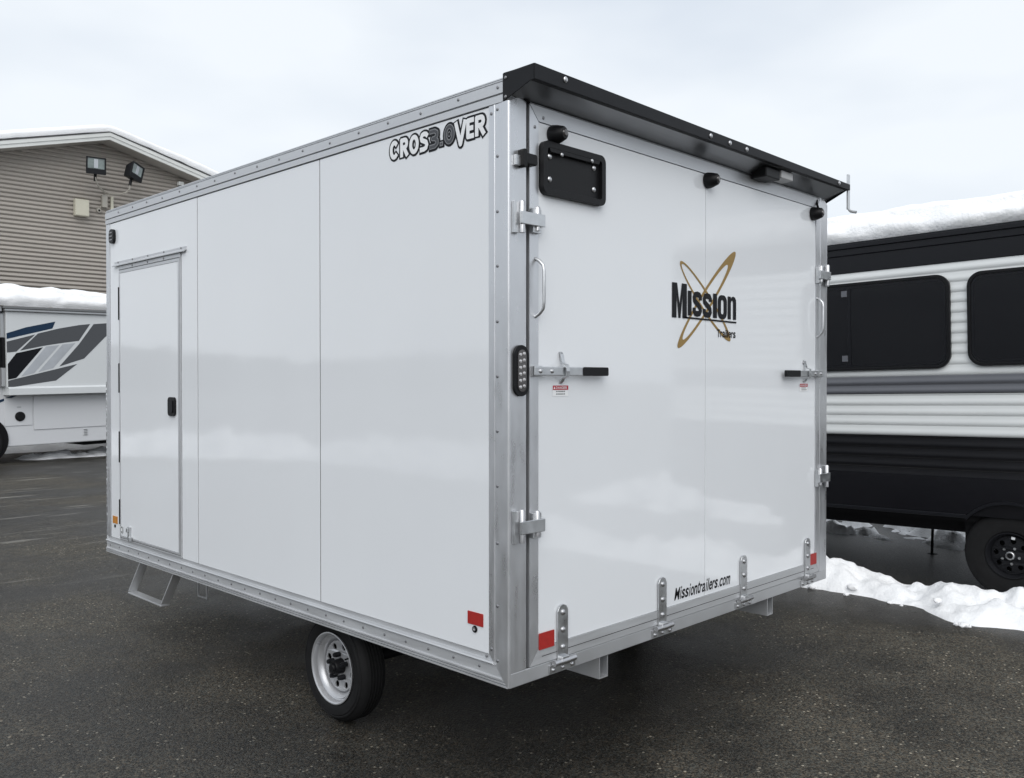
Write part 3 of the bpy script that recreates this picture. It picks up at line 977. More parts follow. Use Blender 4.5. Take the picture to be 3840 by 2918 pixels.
dc = MB().prism([(0.0, 2.398), (-0.004, 2.398), (-0.004, 2.384), (-0.020, 2.372), (-0.020, 2.366), (-0.016, 2.366), (0.0, 2.379)], 2.600, 3.622, lambda p, q, d: (p, d, q)).build(
    'drip_cap', 'alu_h', T)
for i in range(5):
    put(scr, 'screw', dc, (-0.004, 2.66 + i * 0.225, 2.392))
    if 0 < i < 4:
        put(scr, 'screw', dc, (-0.0062, 2.66 + i * 0.225, 2.353))
for z0, z1 in ((2.02, 2.23), (1.55, 1.74), (1.10, 1.30), (0.70, 0.86)):
    MB().tube([(-0.008, DY1 - 0.0055, z0), (-0.008, DY1 - 0.0055, z1)], 0.0042, 8).build('hinge_leaf', 'dark', SD, smooth=True)
lt = flatpart('paddle_latch', [rrect(2.728, 2.818, 1.422, 1.532, 0.022)], SIDE(0.010), 'black_plastic', SD, 0.014, (1, 0, 0), 0.004)
flatpart('paddle', [rrect(2.745, 2.800, 1.440, 1.515, 0.012)], SIDE(0.020), 'black_coat', lt, 0.006, (1, 0, 0), 0.002)
MB().box(-0.018, -0.0046, 3.372, 3.402, 0.628, 0.700).box(-0.030, -0.018, 3.378, 3.396, 0.668, 0.695).box(-0.026, -0.010, 3.350, 3.372, 0.612, 0.640).build('hold_back', 'galv', SD, 0.002)

# wheels
def trailer_wheel(cx, sgn, y, z, rt_, wd, rimr):
    wl = bpy.data.objects.new('wheel', None)
    COL.objects.link(wl)
    wl.parent = T
    a = (sgn, 0, 0)
    c = (cx, y, z)
    s = rt_ / 0.258
    tp_ = [(0.010, rimr * 1.0), (0.002, rimr * 1.06), (0.000, rimr * 1.22), (-0.001, rimr * 1.30), (-0.001, rimr * 1.32), (0.001, rimr * 1.33), (0.003, rt_ * 0.87), (0.001, rt_ * 0.88), (0.003, rt_ * 0.905), (0.008, rt_ * 0.91), (0.012, rt_ * 0.93), (0.022, rt_ * 0.968), (0.032, rt_ * 0.988), (0.040, rt_ * 0.994)]
    n_g = 4
    for i in range(n_g):
        g0 = 0.040 + (wd - 0.08) * (i + 0.5) / n_g
        tp_ += [(g0 - 0.006, rt_), (g0 - 0.0035, rt_ - 0.0065), (g0 + 0.0035, rt_ - 0.0065), (g0 + 0.006, rt_)]
    tp_ += [(wd - 0.040, rt_ * 0.994), (wd - 0.022, rt_ * 0.968), (wd - 0.010, rt_ * 0.92), (wd, rt_ * 0.80), (wd, rimr * 1.1), (wd - 0.01, rimr)]
    MB().lathe(tp_, c, a, 56, close=True).build('tyre', 'rubber', wl, smooth=True)
    rp = [(0.004, rimr * 1.00), (-0.002, rimr * 1.03), (-0.003, rimr * 1.00), (0.001, rimr * 0.965), (0.012, rimr * 0.945), (0.024, rimr * 0.935), (0.027, rimr * 0.905), (0.022, rimr * 0.885), (0.024, rimr * 0.86),
          (0.040, rimr * 0.79), (0.048, rimr * 0.775), (0.062, rimr * 0.77), (0.066, rimr * 0.745), (0.058, rimr * 0.73), (0.052, rimr * 0.715)]
    rim = MB()
    full = rp
    ax = Vector(a)
    # barrel as an open surface
    n = 56
    vs, fs = [], []
    for h, r in full:
        for k in range(n):
            t = 2 * math.pi * k / n
            vs.append((c[0] + sgn * h, c[1] + r * math.cos(t), c[2] + r * math.sin(t)))
    for i in range(len(full) - 1):
        for k in range(n):
            fs.append((i * n + k, i * n + (k + 1) % n, (i + 1) * n + (k + 1) % n, (i + 1) * n + k))
    rim.add(vs, fs)
    rm = rim.build('rim', 'rim', wl, smooth=True)
    # disc with real holes
    loops = [circ(0, 0, rimr * 0.72, 48), circ(0, 0, rimr * 0.22, 28)]
    for i in range(8):
        t = 2 * math.pi * (i + 0.35) / 8
        loops.append(circ(rimr * 0.58 * math.cos(t), rimr * 0.58 * math.sin(t), rimr * 0.092, 14))
    vs, fs = flat(loops, 0.006)
    MB().add([(c[0] + sgn * (0.050 + v[2] + 0.010 * (1 - (math.hypot(v[0], v[1]) / (rimr * 0.75)) ** 2)), c[1] + v[0], c[2] + v[1]) for v in vs], fs).build('disc', 'rim', rm)
    MB().lathe([(0.075, 0.0), (0.075, rimr * 0.72), (0.080, rimr * 0.72), (0.080, 0.0)], c, a, 32).build('brake_drum', 'dark', wl)
    # hub with castle nut cap and studs
    hbm = MB().lathe([(0.070, 0.036), (0.012, 0.034), (0.008, 0.031), (0.008, 0.022), (0.000, 0.021), (-0.003, 0.018), (-0.003, 0.0)], c, a, 24).build('hub', 'black_plastic', wl, smooth=True)
    for i in range(5):
        t = 2 * math.pi * (i + 0.2) / 5
        p = (c[0] + sgn * 0.014, c[1] + rimr * 0.345 * math.cos(t), c[2] + rimr * 0.345 * math.sin(t))
        MB().lathe([(0.0, 0.0), (0.0, 0.010), (0.012, 0.0135), (0.034, 0.0135), (0.034, 0)], p, a, 6).build('lug_nut', 'black_coat', wl)
    t = R(150)
    MB().tube([(c[0] + sgn * 0.022, c[1] + rimr * 0.86 * math.cos(t), c[2] + rimr * 0.86 * math.sin(t)),
               (c[0] - sgn * 0.004, c[1] + rimr * 0.80 * math.cos(t), c[2] + rimr * 0.80 * math.sin(t))], 0.0045, 8).build('valve', 'dark', wl, smooth=True)
    MB().tube([(c[0] + sgn * 0.085, c[1], c[2]), (W / 2, c[1], c[2])], 0.028, 12).build('axle', 'dark', wl, smooth=True)


trailer_wheel(0.088, 1, 1.285, 0.258, 0.258, 0.150, 0.1655)
trailer_wheel(W - 0.088, -1, 1.285, 0.258, 0.258, 0.150, 0.1655)

# chassis tubes, tongue, jack leg, step
fr = M['alu']
def tube_box(name, x0, x1, y0, y1, z0, z1, t=0.005):
    vs, fs = flat([[(x0, z0), (x1, z0), (x1, z1), (x0, z1)], [(x0 + t, z0 + t), (x1 - t, z0 + t), (x1 - t, z1 - t), (x0 + t, z1 - t)]], y1 - y0)
    MB().add([(v[0], (y0 + y1) / 2 + v[2], v[1]) for v in vs], fs).build(name, 'alu', T)


tube_box('frame_rail', 0.537, 0.594, 0.012, LN, 0.398, 0.4945)
tube_box('frame_rail', 1.926, 1.984, 0.012, LN, 0.398, 0.4945)
for yy in (0.45, 0.95, 1.65, 2.25, 2.85, 3.4):
    MB().box(0.60, 1.92, yy, yy + 0.05, 0.432, 0.4945).build('cross_member', 'alu', T)
MB().box(0.038, W - 0.038, 0.03, LN - 0.02, 0.4955, 0.512).build('floor_pan', 'dark', T)
# stabiliser leg seen below the side
MB().box(0.296, 0.304, 2.965, 2.974, 0.258, 0.494).box(0.296, 0.304, 3.079, 3.088, 0.258, 0.494).box(0.2965, 0.3035, 2.974, 3.079, 0.259, 0.267).build('support_leg', 'alu', T)
# fold-down step: U frame sloping outwards
def bar(mb, p, q, w_, d_):
    p, q = Vector(p), Vector(q)
    ax = (q - p).normalized()
    wv = Vector((0, 1, 0)) if abs(ax.y) < 0.9 else Vector((0, 0, 1))
    dv = ax.cross(wv).normalized()
    wv = dv.cross(ax).normalized()
    vs = [P + wv * (a * w_ / 2) + dv * (b * d_ / 2) for P in (p, q) for a, b in ((-1, -1), (1, -1), (1, 1), (-1, 1))]
    mb.add(vs, [(0, 1, 2, 3), (7, 6, 5, 4), (0, 4, 5, 1), (1, 5, 6, 2), (2, 6, 7, 3), (3, 7, 4, 0)])
    return mb


st_o = bar(MB(), (0.070, 3.335, 0.494), (0.030, 3.440, 0.277), 0.008, 0.055).build('fold_step', 'alu', T, 0.002)
bar(MB(), (0.070, 2.862, 0.494), (0.030, 2.965, 0.277), 0.008, 0.055).build('step_side', 'alu', st_o, 0.002)
MB().box(0.002, 0.058, 2.960, 3.446, 0.266, 0.2755).build('tread', 'alu', st_o, 0.002)
# tongue and coupler ahead of the body
tg = MB()
bar(tg, (0.55, LN, 0.43), (W / 2 - 0.03, LN + 1.05, 0.43), 0.05, 0.09)
bar(tg, (W - 0.55, LN, 0.43), (W / 2 + 0.03, LN + 1.05, 0.43), 0.05, 0.09)
tgo = tg.build('tongue', 'alu', T)
MB().tube([(W / 2, LN + 0.95, 0.02), (W / 2, LN + 0.95, 0.75)], 0.03, 12).lathe([(0, 0.08), (0.02, 0.08), (0.02, 0.0)], (W / 2, LN + 0.95, 0.0), (0, 0, 1), 20).build('tongue_jack', 'galv', tgo)

# ------------- lettering
# outlined model name on the side: letters from the rear end forwards, read left (far) to right (near)
ytab = [('C', .712, .650), ('R', .640, .586), ('O', .582, .516), ('S', .512, .458), ('3', .452, .394), ('.', .388, .368), ('O', .366, .296), ('V', .300, .232), ('E', .232, .188), ('R', .184, .126)]
_dep = [0]


def strokes(mb, lines, width, box, place_d, d0, cap=0.0):
    """thick polylines in a unit box; every piece sits a hair above the last so that none share a plane"""
    a0, a1, b0, b1 = box
    P = lambda p: Vector((a0 + (a1 - a0) * p[0], b0 + (b1 - b0) * p[1]))
    for ln in lines:
        closed = len(ln) > 2 and ln[0] == ln[-1]
        pts = [P(p) for p in ln]
        n = len(pts)
        for i in range(n - 1):
            p, q = pts[i], pts[i + 1]
            d = (q - p).normalized()
            if not closed and cap:
                if i == 0:
                    p = p - d * cap
                if i == n - 2:
                    q = q + d * cap
            nn = Vector((-d.y, d.x)) * width / 2
            _dep[0] += 1
            e = d0 + 0.000006 * (_dep[0] % 60)
            mb.add([place_d(e)(*v) for v in (p + nn, q + nn, q - nn, p - nn)], [(0, 1, 2, 3)])
        for i in range(0 if closed else 1, n - 1):
            _dep[0] += 1
            e = d0 + 0.000006 * (_dep[0] % 60)
            c_ = circ(pts[i].x, pts[i].y, width / 2, 14)
            mb.add([place_d(e)(*v) for v in c_], [tuple(range(14))])


def arc(cx, cy, rx, ry, a, b, n=14):
    return [(cx + rx * math.cos(R(a + (b - a) * k / n)), cy + ry * math.sin(R(a + (b - a) * k / n))) for k in range(n + 1)]


_o = arc(.5, .5, .32, .40, 0, 360, 22)
_o[-1] = _o[0]
SF = {'C': [arc(.52, .5, .33, .40, 48, 312, 16)],
      'R': [[(.18, .06), (.18, .90)], [(.18, .90)] + arc(.58, .70, .22, .20, 90, -90, 8) + [(.18, .50)], [(.48, .48), (.84, .06)]],
      'O': [_o],
      'S': [[(.84, .80), (.72, .88), (.50, .91), (.28, .87), (.18, .74), (.24, .60), (.50, .52), (.74, .44), (.82, .28), (.72, .14), (.48, .09), (.12, .09)]],
      '3': [[(.12, .90), (.55, .90), (.80, .80), (.80, .62), (.58, .51), (.35, .51), (.58, .49), (.82, .38), (.82, .20), (.58, .09), (.12, .09)]],
      'V': [[(.12, .96), (.50, .12), (.88, .96)]],
      'E': [[(.84, .90), (.20, .90), (.20, .09), (.84, .09)], [(.20, .50), (.76, .50)]]}


def side_name():
    root = bpy.data.objects.new('model_name', None)
    COL.objects.link(root)
    root.parent = T
    zb, zt = 2.560, 2.635
    for i, (c_, a, b_) in enumerate(ytab):
        b0 = 2.535 if c_ == 'V' else zb
        dark_ = 4 <= i <= 6
        ol, fl, ln_ = MB(), MB(), MB()
        if c_ == '.':
            for mb, g_, e in ((ol, .007, .0011), (fl, 0.0, .0026), (ln_, -.0045, .0034)):
                y0, y1, z0, z1 = a + g_, b_ - g_, zb - g_, zb + .017 + g_
                mb.add([SIDE(e)(*p) for p in ((y0, z0), (y1, z0), (y1, z1), (y0, z1))], [(0, 1, 2, 3)])
        else:
            box = (a, b_, b0, zt)
            w0 = 0.0190
            strokes(ol, SF[c_], w0 + 0.0175, box, SIDE, 0.0008 + 0.0004 * (i % 3 == 1), 0.012)
            strokes(fl, SF[c_], w0, box, SIDE, 0.0024, 0.006)
            if dark_:
                strokes(ln_, SF[c_], w0 - 0.0080, box, SIDE, 0.0032, 0.003)
                if c_ == 'O':
                    cy, cz = (a + b_) / 2, (b0 + zt) / 2
                    v_, f_ = flat([circ(cy, cz, 0.015, 24, 0.018)])
                    ol.add([SIDE(0.0022)(p[0], p[1]) for p in v_], f_)
                    v_, f_ = flat([circ(cy, cz, 0.009, 24, 0.011), circ(cy, cz, 0.006, 24, 0.0075)])
                    fl.add([SIDE(0.0031)(p[0], p[1]) for p in v_], f_)
        ol.build('letter_outline', 'ink', root)
        fl.build('letter_fill', 'grey_vinyl' if dark_ else 'white_vinyl', root)
        if dark_:
            ln_.build('letter_core', 'dgrey_vinyl', root)


side_name()

# emblem on the ramp door: two crossed gold ellipses, heavy condensed word
def ell(cx, cz, ang, a, b, n=48, sh=0.0):
    c_, s_ = math.cos(ang), math.sin(ang)
    r_ = []
    for k in range(n):
        t = 2 * math.pi * k / n
        p, q = a * math.cos(t) + sh, b * math.sin(t)
        r_.append((cx + p * c_ - q * s_, cz + p * s_ + q * c_))
    return r_


angB = math.atan2(2.261 - 1.780, 1.575 - 1.078)
angA = math.atan2(1.825 - 2.171, 1.528 - 1.096)
em = flatpart('door_emblem', [ell(1.3265, 2.0205, angB, 0.346, 0.047, 56), ell(1.3265, 2.0205, angB, 0.268, 0.0325, 56, -0.022)], REAR(0.0030), 'gold', RD)
flatpart('orbit', [ell(1.312, 1.998, angA, 0.277, 0.046, 56), ell(1.312, 1.998, angA, 0.248, 0.0345, 56, -0.012)], REAR(0.0036), 'gold', em)
wd_ = MB()
PLm = REAR(0.0046)


def poly_letter(loops, x0, x1, z0, z1):
    v_, f_ = flat([[(x0 + (x1 - x0) * a, z0 + (z1 - z0) * b) for a, b in lp] for lp in loops])
    o_ = MB().add([PLm(p[0], p[1]) for p in v_], f_)
    wd_.add(o_.v, o_.f)


def s_letter(x0, x1, z0, z1):
    cl = [(.83, .66), (.83, .78), (.74, .86), (.5, .885), (.26, .86), (.165, .76), (.20, .64), (.36, .56), (.64, .45), (.80, .36), (.835, .24), (.74, .14), (.5, .115), (.26, .14), (.17, .22), (.17, .35)]
    pts = [Vector((x0 + (x1 - x0) * a, z0 + (z1 - z0) * b)) for a, b in cl]
    vs_ = []
    for i, p in enumerate(pts):
        d = (pts[min(i + 1, len(pts) - 1)] - pts[max(i - 1, 0)]).normalized()
        nn = Vector((-d.y, d.x)) * 0.0135
        vs_ += [PLm(*(p + nn)), PLm(*(p - nn))]
    wd_.add(vs_, [(2 * i, 2 * i + 1, 2 * i + 3, 2 * i + 2) for i in range(len(pts) - 1)])


SQ = [[(0, 0), (1, 0), (1, 1), (0, 1)]]
poly_letter([[(0, 0), (0, 1), (.34, 1), (.5, .40), (.66, 1), (1, 1), (1, 0), (.70, 0), (.70, .66), (.57, 0), (.43, 0), (.30, .66), (.30, 0)]], 1.031, 1.149, 1.915, 2.073)
poly_letter(SQ, 1.157, 1.188, 1.930, 2.044)
s_letter(1.197, 1.274, 1.927, 2.045)
s_letter(1.281, 1.360, 1.926, 2.043)
poly_letter(SQ, 1.370, 1.405, 1.929, 2.045)
v_, f_ = flat([rrect(1.412, 1.494, 1.927, 2.042, 0.032, 8), rrect(1.441, 1.465, 1.950, 2.019, 0.011, 6)])
wd_.add([PLm(p[0], p[1]) for p in v_], f_)
poly_letter([[(0, 0), (0, .98), (.36, .98), (.36, .90), (.48, .97), (.64, 1), (.86, .96), (.97, .86), (1, .72), (1, 0), (.63, 0), (.63, .70), (.60, .80), (.51, .82), (.41, .79), (.37, .70), (.37, 0)]],
            1.502, 1.580, 1.929, 2.042)
wd_.add([PLm(1.128, 1.9155), PLm(1.582, 1.9115), PLm(1.582, 1.9195), PLm(1.128, 1.9235)], [(0, 1, 2, 3)])
wd_.build('wordmark', 'ink', em)
sm = MB()
wds = 'Trailers'
rel = [0.95, 0.62, 0.9, 0.42, 0.42, 0.9, 0.62, 0.8]
tot = sum(rel)
x = 1.406
for c_, rw in zip(wds, rel):
    wdt = rw / tot * (1.577 - 1.406)
    h1 = {'T': 1.876, 'i': 1.876, 'l': 1.876}.get(c_, 1.868)
    letter(sm, c_, 0.014, 0.014, (x + wdt * 0.05, x + wdt * (0.92 if c_ not in 'il' else 0.75), 1.839, h1), PLm)
    x += wdt
sm.build('small_word', 'ink', em)
wb = MB()
wtx = 'Missiontrailers.com'
rel = {'M': 1.35, 'i': .48, 'l': .48, 't': .6, 'r': .66, '.': .45, 'm': 1.35}
tot = sum(rel.get(c_, 0.95) for c_ in wtx)
x = 1.052
for c_ in wtx:
    wdt = rel.get(c_, 0.95) / tot * (1.530 - 1.052)
    z0, z1 = 0.634, 0.676
    if c_ in 'M':
        z1 = 0.690
    elif c_ in 'itl':
        z1 = 0.692
    elif c_ == '.':
        z1 = 0.643
    letter(wb, c_, 0.018, 0.018, (x + wdt * (0.28 if c_ in 'il.' else 0.06), x + wdt * (0.76 if c_ in 'il.' else 0.95), z0, z1), REAR(0.0030), 0.22)
    x += wdt
wb.build('web_address', 'ink', RD)

# ------------------------------------------------------------------ black and white travel trailer on the right
RV = thing('travel_trailer', 'black and white ribbed travel trailer with tinted windows beside the snow bank', 'travel trailer', (4.79, 0, 0), (R(-1.15), 0, 0))
U0, U1 = -7.0, 2.6         # u = -y


def rvp(u, z, d=0.0):
    return (-d, -u, z)


def ribbed(name, z0, z1, pitch, phase, material, amp=0.011, parent=RV):
    zs, xs = [], []
    n = max(2, int((z1 - z0) / 0.0045))
    for i in range(n + 1):
        z = z0 + (z1 - z0) * i / n
        t = ((z - phase) / pitch) % 1.0
        # broad swelling with a narrow crease
        off = amp * (math.sin(math.pi * t) ** 0.6) + 0.35 * amp * math.sin(2 * math.pi * t)
        zs.append(z)
        xs.append(off)
    vs, fs = [], []
    for u in (U0, U1):
        for z, x in zip(zs, xs):
            vs.append(rvp(u, z, x))
    m_ = len(zs)
    for i in range(m_ - 1):
        fs.append((i, i + 1, m_ + i + 1, m_ + i))
    o = MB().add(vs, fs).build(name, material, parent)
    o.data.shade_smooth()
    return o


MB().box(0.004, 2.42, -U1, -U0, 0.62, 2.72).build('shell', 'rv_black', RV)
ribbed('lower_siding', 0.905, 1.207, 0.080, 0.870, 'rv_black', 0.010)
ribbed('white_siding', 1.207, 1.531, 0.0775, 1.207, 'rv_white', 0.0085)
ribbed('grey_siding', 1.531, 1.671, 0.070, 1.531, 'rv_grey', 0.012)
ribbed('upper_siding', 1.671, 2.517, 0.0775, 1.671, 'rv_white', 0.0075)
tb = MB()
for za, zb_, d in ((2.517, 2.660, 0.010), (2.660, 2.715, 0.018), (2.715, 2.750, 0.030)):
    tb.box(-d, 0.004, -U1, -U0, za + 0.0005, zb_)
tb.build('upper_band', 'rv_top', RV, 0.004)
MB().box(-0.012, 2.43, -U1 - 0.01, -U0 + 0.01, 2.721, 2.765).build('roof', 'rv_top', RV)
# skirt with wheel arch
hubu, hubz = 0.35, 0.35
arch = [(hubu + 0.385 * math.cos(t), hubz + 0.385 * math.sin(t)) for t in [R(a) for a in range(41, 140, 7)]]
sk = [(U0, 0.60), (hubu - 0.29, 0.60)] + arch[::-1] + [(hubu + 0.29, 0.60), (U1, 0.60), (U1, 0.9045), (U0, 0.9045)]
vs, fs = flat([sk], 0.012)
MB().add([rvp(v[0], v[1], 0.004 + v[2]) for v in vs], fs).build('skirt', 'rv_skirt', RV)
MB().box(-0.016, 0.0, -0.06, -U0, 0.600, 0.628).build('skirt_trim', 'rv_top', RV, 0.004)
an = [(hubu + r_ * math.cos(t), hubz + r_ * math.sin(t)) for r_, seq in ((0.392, range(40, 141, 5)), (0.372, range(140, 39, -5))) for t in [R(a) for a in seq]]
vs, fs = flat([an], 0.02)
MB().add([rvp(v[0], v[1], 0.010 + v[2]) for v in vs], fs).build('arch_trim', 'rv_top', RV)

# windows
def rv_window(u0, u1, z0, z1, split=None):
    vs, fs = flat([rrect(u0, u1, z0, z1, 0.105, 8), rrect(u0 + 0.022, u1 - 0.022, z0 + 0.022, z1 - 0.022, 0.088, 8)], 0.030)
    wn = MB().add([rvp(v[0], v[1], 0.016 + v[2]) for v in vs], fs).build('window', 'frame_black', RV, 0.004)
    vs, fs = flat([rrect(u0 + 0.018, u1 - 0.018, z0 + 0.018, z1 - 0.018, 0.09, 8)], 0.006)
    MB().add([rvp(v[0], v[1], 0.018 + v[2]) for v in vs], fs).build('pane', 'glass', wn)
    vs, fs = flat([rrect(u0 + 0.034, u1 - 0.034, z0 + 0.034, z1 - 0.034, 0.076, 8), rrect(u0 + 0.046, u1 - 0.046, z0 + 0.046, z1 - 0.046, 0.066, 8)], 0.004)
    MB().add([rvp(v[0], v[1], 0.0225 + v[2]) for v in vs], fs).build('inner_frame', 'rv_top', wn)
    if split is not None:
        MB().box(-0.026, -0.018, -split - 0.012, -split + 0.012, z0 + 0.046, z1 - 0.046).build('mullion', 'rv_top', wn)
        for zz in (z0 + 0.10, z1 - 0.085):
            MB().box(-0.030, -0.022, -split + 0.014, -split + 0.060, zz - 0.024, zz + 0.024).build('latch', 'rv_grey', wn)
    return wn


rv_window(-1.62, -0.022, 1.722, 2.434, -0.80)
rv_window(0.098, 1.30, 1.732, 2.430)
rv_window(-3.6, -2.6, 1.726, 2.436)

# wheels of the travel trailer
def rv_wheel(u, z=0.35, r=0.325, rim=0.165):
    wl = bpy.data.objects.new('wheel', None)
    COL.objects.link(wl)
    wl.parent = RV
    c = (0.020, -u, z)
    a = (1, 0, 0)
    MB().lathe([(0.012, rim), (0.002, rim * 1.06), (0.0, rim * 1.2), (0.0, rim * 1.45), (0.004, r * 0.86), (0.014, r * 0.945), (0.028, r * 0.985), (0.05, r), (0.16, r), (0.19, r * 0.96), (0.20, rim)],
               c, a, 56, close=True).build('tyre', 'rubber', wl, smooth=True)
    vs, fs, n = [], [], 48
    pr_ = [(0.004, rim), (-0.004, rim * 1.02), (-0.004, rim * 0.975), (0.012, rim * 0.93), (0.040, rim * 0.84), (0.07, rim * 0.80)]
    for h, q in pr_:
        for k in range(n):
            t = 2 * math.pi * k / n
            vs.append((c[0] + h, c[1] + q * math.cos(t), c[2] + q * math.sin(t)))
    for i in range(len(pr_) - 1):
        for k in range(n):
            fs.append((i * n + k, i * n + (k + 1) % n, (i + 1) * n + (k + 1) % n, (i + 1) * n + k))
    rm = MB().add(vs, fs).build('rim', 'black_coat', wl, smooth=True)
    loops = [circ(0, 0, rim * 0.835, 48), circ(0, 0, rim * 0.16, 24)]
    for i in range(8):
        t = 2 * math.pi * (i + 0.2) / 8
        loops.append(circ(rim * 0.62 * math.cos(t), rim * 0.62 * math.sin(t), rim * 0.115, 14))
    vs, fs = flat(loops, 0.008)
    MB().add([(c[0] + 0.035 - 0.018 * (1 - (math.hypot(v[0], v[1]) / (rim * 0.85)) ** 2) + v[2], c[1] + v[0], c[2] + v[1]) for v in vs], fs).build('disc', 'black_coat', rm)
    MB().lathe([(0.09, 0.0), (0.09, rim * 0.8), (0.10, rim * 0.8), (0.10, 0)], c, a, 24).build('brake_drum', 'dark', wl)
    MB().lathe([(0.03, 0.030), (-0.012, 0.030), (-0.016, 0.026), (-0.016, 0.021), (-0.004, 0.019), (-0.004, 0.0)], c, a, 24).build('hub_ring', 'galv', wl, smooth=True)
    MB().lathe([(-0.006, 0.0), (-0.006, 0.0188), (-0.0045, 0.0188), (-0.0045, 0.0)], c, a, 20).build('hub_centre', 'dark', wl)
    for i in range(5):
        t = 2 * math.pi * (i + 0.65) / 5
        MB().lathe([(0.02, 0.0), (-0.004, 0.010), (-0.010, 0.010), (-0.010, 0.0)], (c[0] + 0.008, c[1] + rim * 0.36 * math.cos(t), c[2] + rim * 0.36 * math.sin(t)), a, 6).build('lug_nut', 'galv', wl)
    t = R(97)
    flatp = [(rim * 0.76 * math.cos(t + s) * q, rim * 0.76 * math.sin(t + s) * q) for s, q in ((-.10, .93), (.10, .93), (.10, 1.08), (-.10, 1.08))]
    vs, fs = flat([flatp], 0.006)
    MB().add([(c[0] + 0.020 + v[2], c[1] + v[0], c[2] + v[1]) for v in vs], fs).build('balance_sticker', 'white_vinyl', wl)


rv_wheel(hubu)
rv_wheel(hubu + 0.80)
MB().box(0.10, 0.42, -1.62, -0.02, 0.40, 0.80).build('wheel_well', 'dark', RV)
MB().box(0.35, 0.43, -U1 + 0.1, -U0 - 0.1, 0.44, 0.60).build('frame_beam', 'dark', RV)
MB().box(1.95, 2.03, -U1 + 0.1, -U0 - 0.1, 0.44, 0.60).build('frame_beam', 'dark', RV)
for u in (-0.30, -0.74):
    MB().tube([(1.6, -u, 0.46), (1.6, -u + 0.02, 0.005)], 0.013, 8).lathe([(0, 0.05), (0.012, 0.05), (0.012, 0)], (1.6, -u + 0.02, 0.004), (0, 0, 1), 12).build('stabiliser_jack', 'dark', RV)
MB().box(0.06, 2.40, -U1 + 0.05, -U0 - 0.05, 0.565, 0.619).build('belly_pan', 'dark', RV)
MB().box(1.2, 1.75, -0.02, 0.22, 0.40, 0.564).build('holding_tank', 'rv_black', RV, 0.02)
MB().box(2.30, 2.40, -U1, -U0, 0.30, 0.564).build('far_light_block', 'dark', RV)  # added beam, keeps light from the far side off the ground underneath


# snow on its roof
def roof_snow(name, label, x_of, u0, u1, z_edge, thick, depth, step, place, seed, bulge=0.045, mound=None, sag=0.6):
    prof = []
    for i in range(9):
        t = i / 8
        prof.append((0.02 - bulge * math.sin(math.pi * min(1, t * 1.15)) + 0.05 * t ** 3, t * 0.72))
    for i in range(1, 13):
        t = i / 12
        prof.append((0.07 + 0.34 * t ** 1.6, 0.72 + 0.28 * math.sin(t * math.pi / 2)))
    for i in range(1, 9):
        prof.append((0.41 + (depth - 0.41) * i / 8, 1.0))
    nu = int((u1 - u0) / step)
    vs, fs = [], []
    m_ = len(prof)
    for i in range(nu + 1):
        u = u0 + (u1 - u0) * i / nu
        th = thick * (1 + 0.10 * nz3(u * 0.9, seed, 1) + 0.06 * nz3(u * 2.7, seed, 2)) + (mound(u) if mound else 0)
        rag = 0.020 * abs(nz3(u * 6.0, seed, 4)) + 0.022 * max(0, nz3(u * 2.1, seed, 6)) - 0.012 * max(0, nz3(u * 14.0, seed, 8))
        for j, (d, h) in enumerate(prof):
            x, z = d, z_edge + th * h
            if j == 0:
                z += rag * sag
            if j < m_ - 2:
                b = 0.022 * nz3(u * 3.3, h * 3 + d * 2, seed) + 0.011 * nz3(u * 9.5, h * 8 + d * 6, seed + 3)
                x -= b * (0.35 if j == 0 else 1)
                z += (0.0 if j == 0 else 1.0) * 0.5 * b
            vs.append(place(u, z, x))
    for i in range(nu):
        for j in range(m_ - 1):
            a = i * m_ + j
            fs.append((a, a + 1, a + m_ + 1, a + m_))
    fs.append(tuple(range(m_)))
    fs.append(tuple(range(nu * m_, nu * m_ + m_)))
    o = MB().add(vs, fs).build(name, 'snow')
    o.data.shade_smooth()
    tag(o, label, 'snow', None, 'stuff')
    return o


ct, st_ = math.cos(R(-1.15)), math.sin(R(-1.15))


def rv_world(u, z, x):
    yy = -u
    return (4.79 + x, yy * ct - z * st_, yy * st_ + z * ct)


roof_snow('roof_snow', 'thick snow on the roof of the black and white travel trailer', None, U0, U1, 2.752, 0.295, 2.40, 0.02, rv_world, 3.3,
          mound=lambda u: 0.07 * max(0, min(1, (u - 0.46) / 0.10)), bulge=0.05)

# ------------------------------------------------------------------ motorhome at the far left
MA = R(84)
MH = thing('motorhome', 'white motorhome with grey and blue swoosh graphics behind the white trailer', 'motorhome', (3.0, 16.6, 0), (0, R(-0.9), R(90) - MA))
# local: x along the side (u), y depth, z up
slab = MB().box(0.085, 5.2, 0.0, 0.42, 1.475, 2.945).build('slide_out', 'mh_white', MH, 0.01)
MB().prism([(-0.045, 1.33), (-0.045, 1.46), (0.0, 1.49), (0.30, 1.49), (0.30, 1.33)], 0.10, 5.22, lambda p, q, d: (d, p, q)).build('slide_flange', 'mh_white', slab, 0.006)
MB().box(-4.0, 7.0, 0.24, 2.5, 0.32, 2.93).build('body', 'mh_lower', MH, 0.02)
MB().box(0.02, 7.0, -0.07, 2.55, 2.990, 3.045).build('roof_edge', 'mh_trim', MH, 0.01)
MB().box(0.05, 7.0, -0.055, 0.24, 2.946, 2.989).build('awning_rail', 'mh_pale', MH, 0.008)
MB().box(-4.0, 0.02, 0.0, 2.55, 2.935, 3.04).build('cab_roof_edge', 'mh_pale', MH, 0.01)
pm = lambda e: (lambda a, b: (a, -e, b))
def gfx(name, poly, material, e=0.003):
    flatpart(name, [poly], pm(e), material, slab)


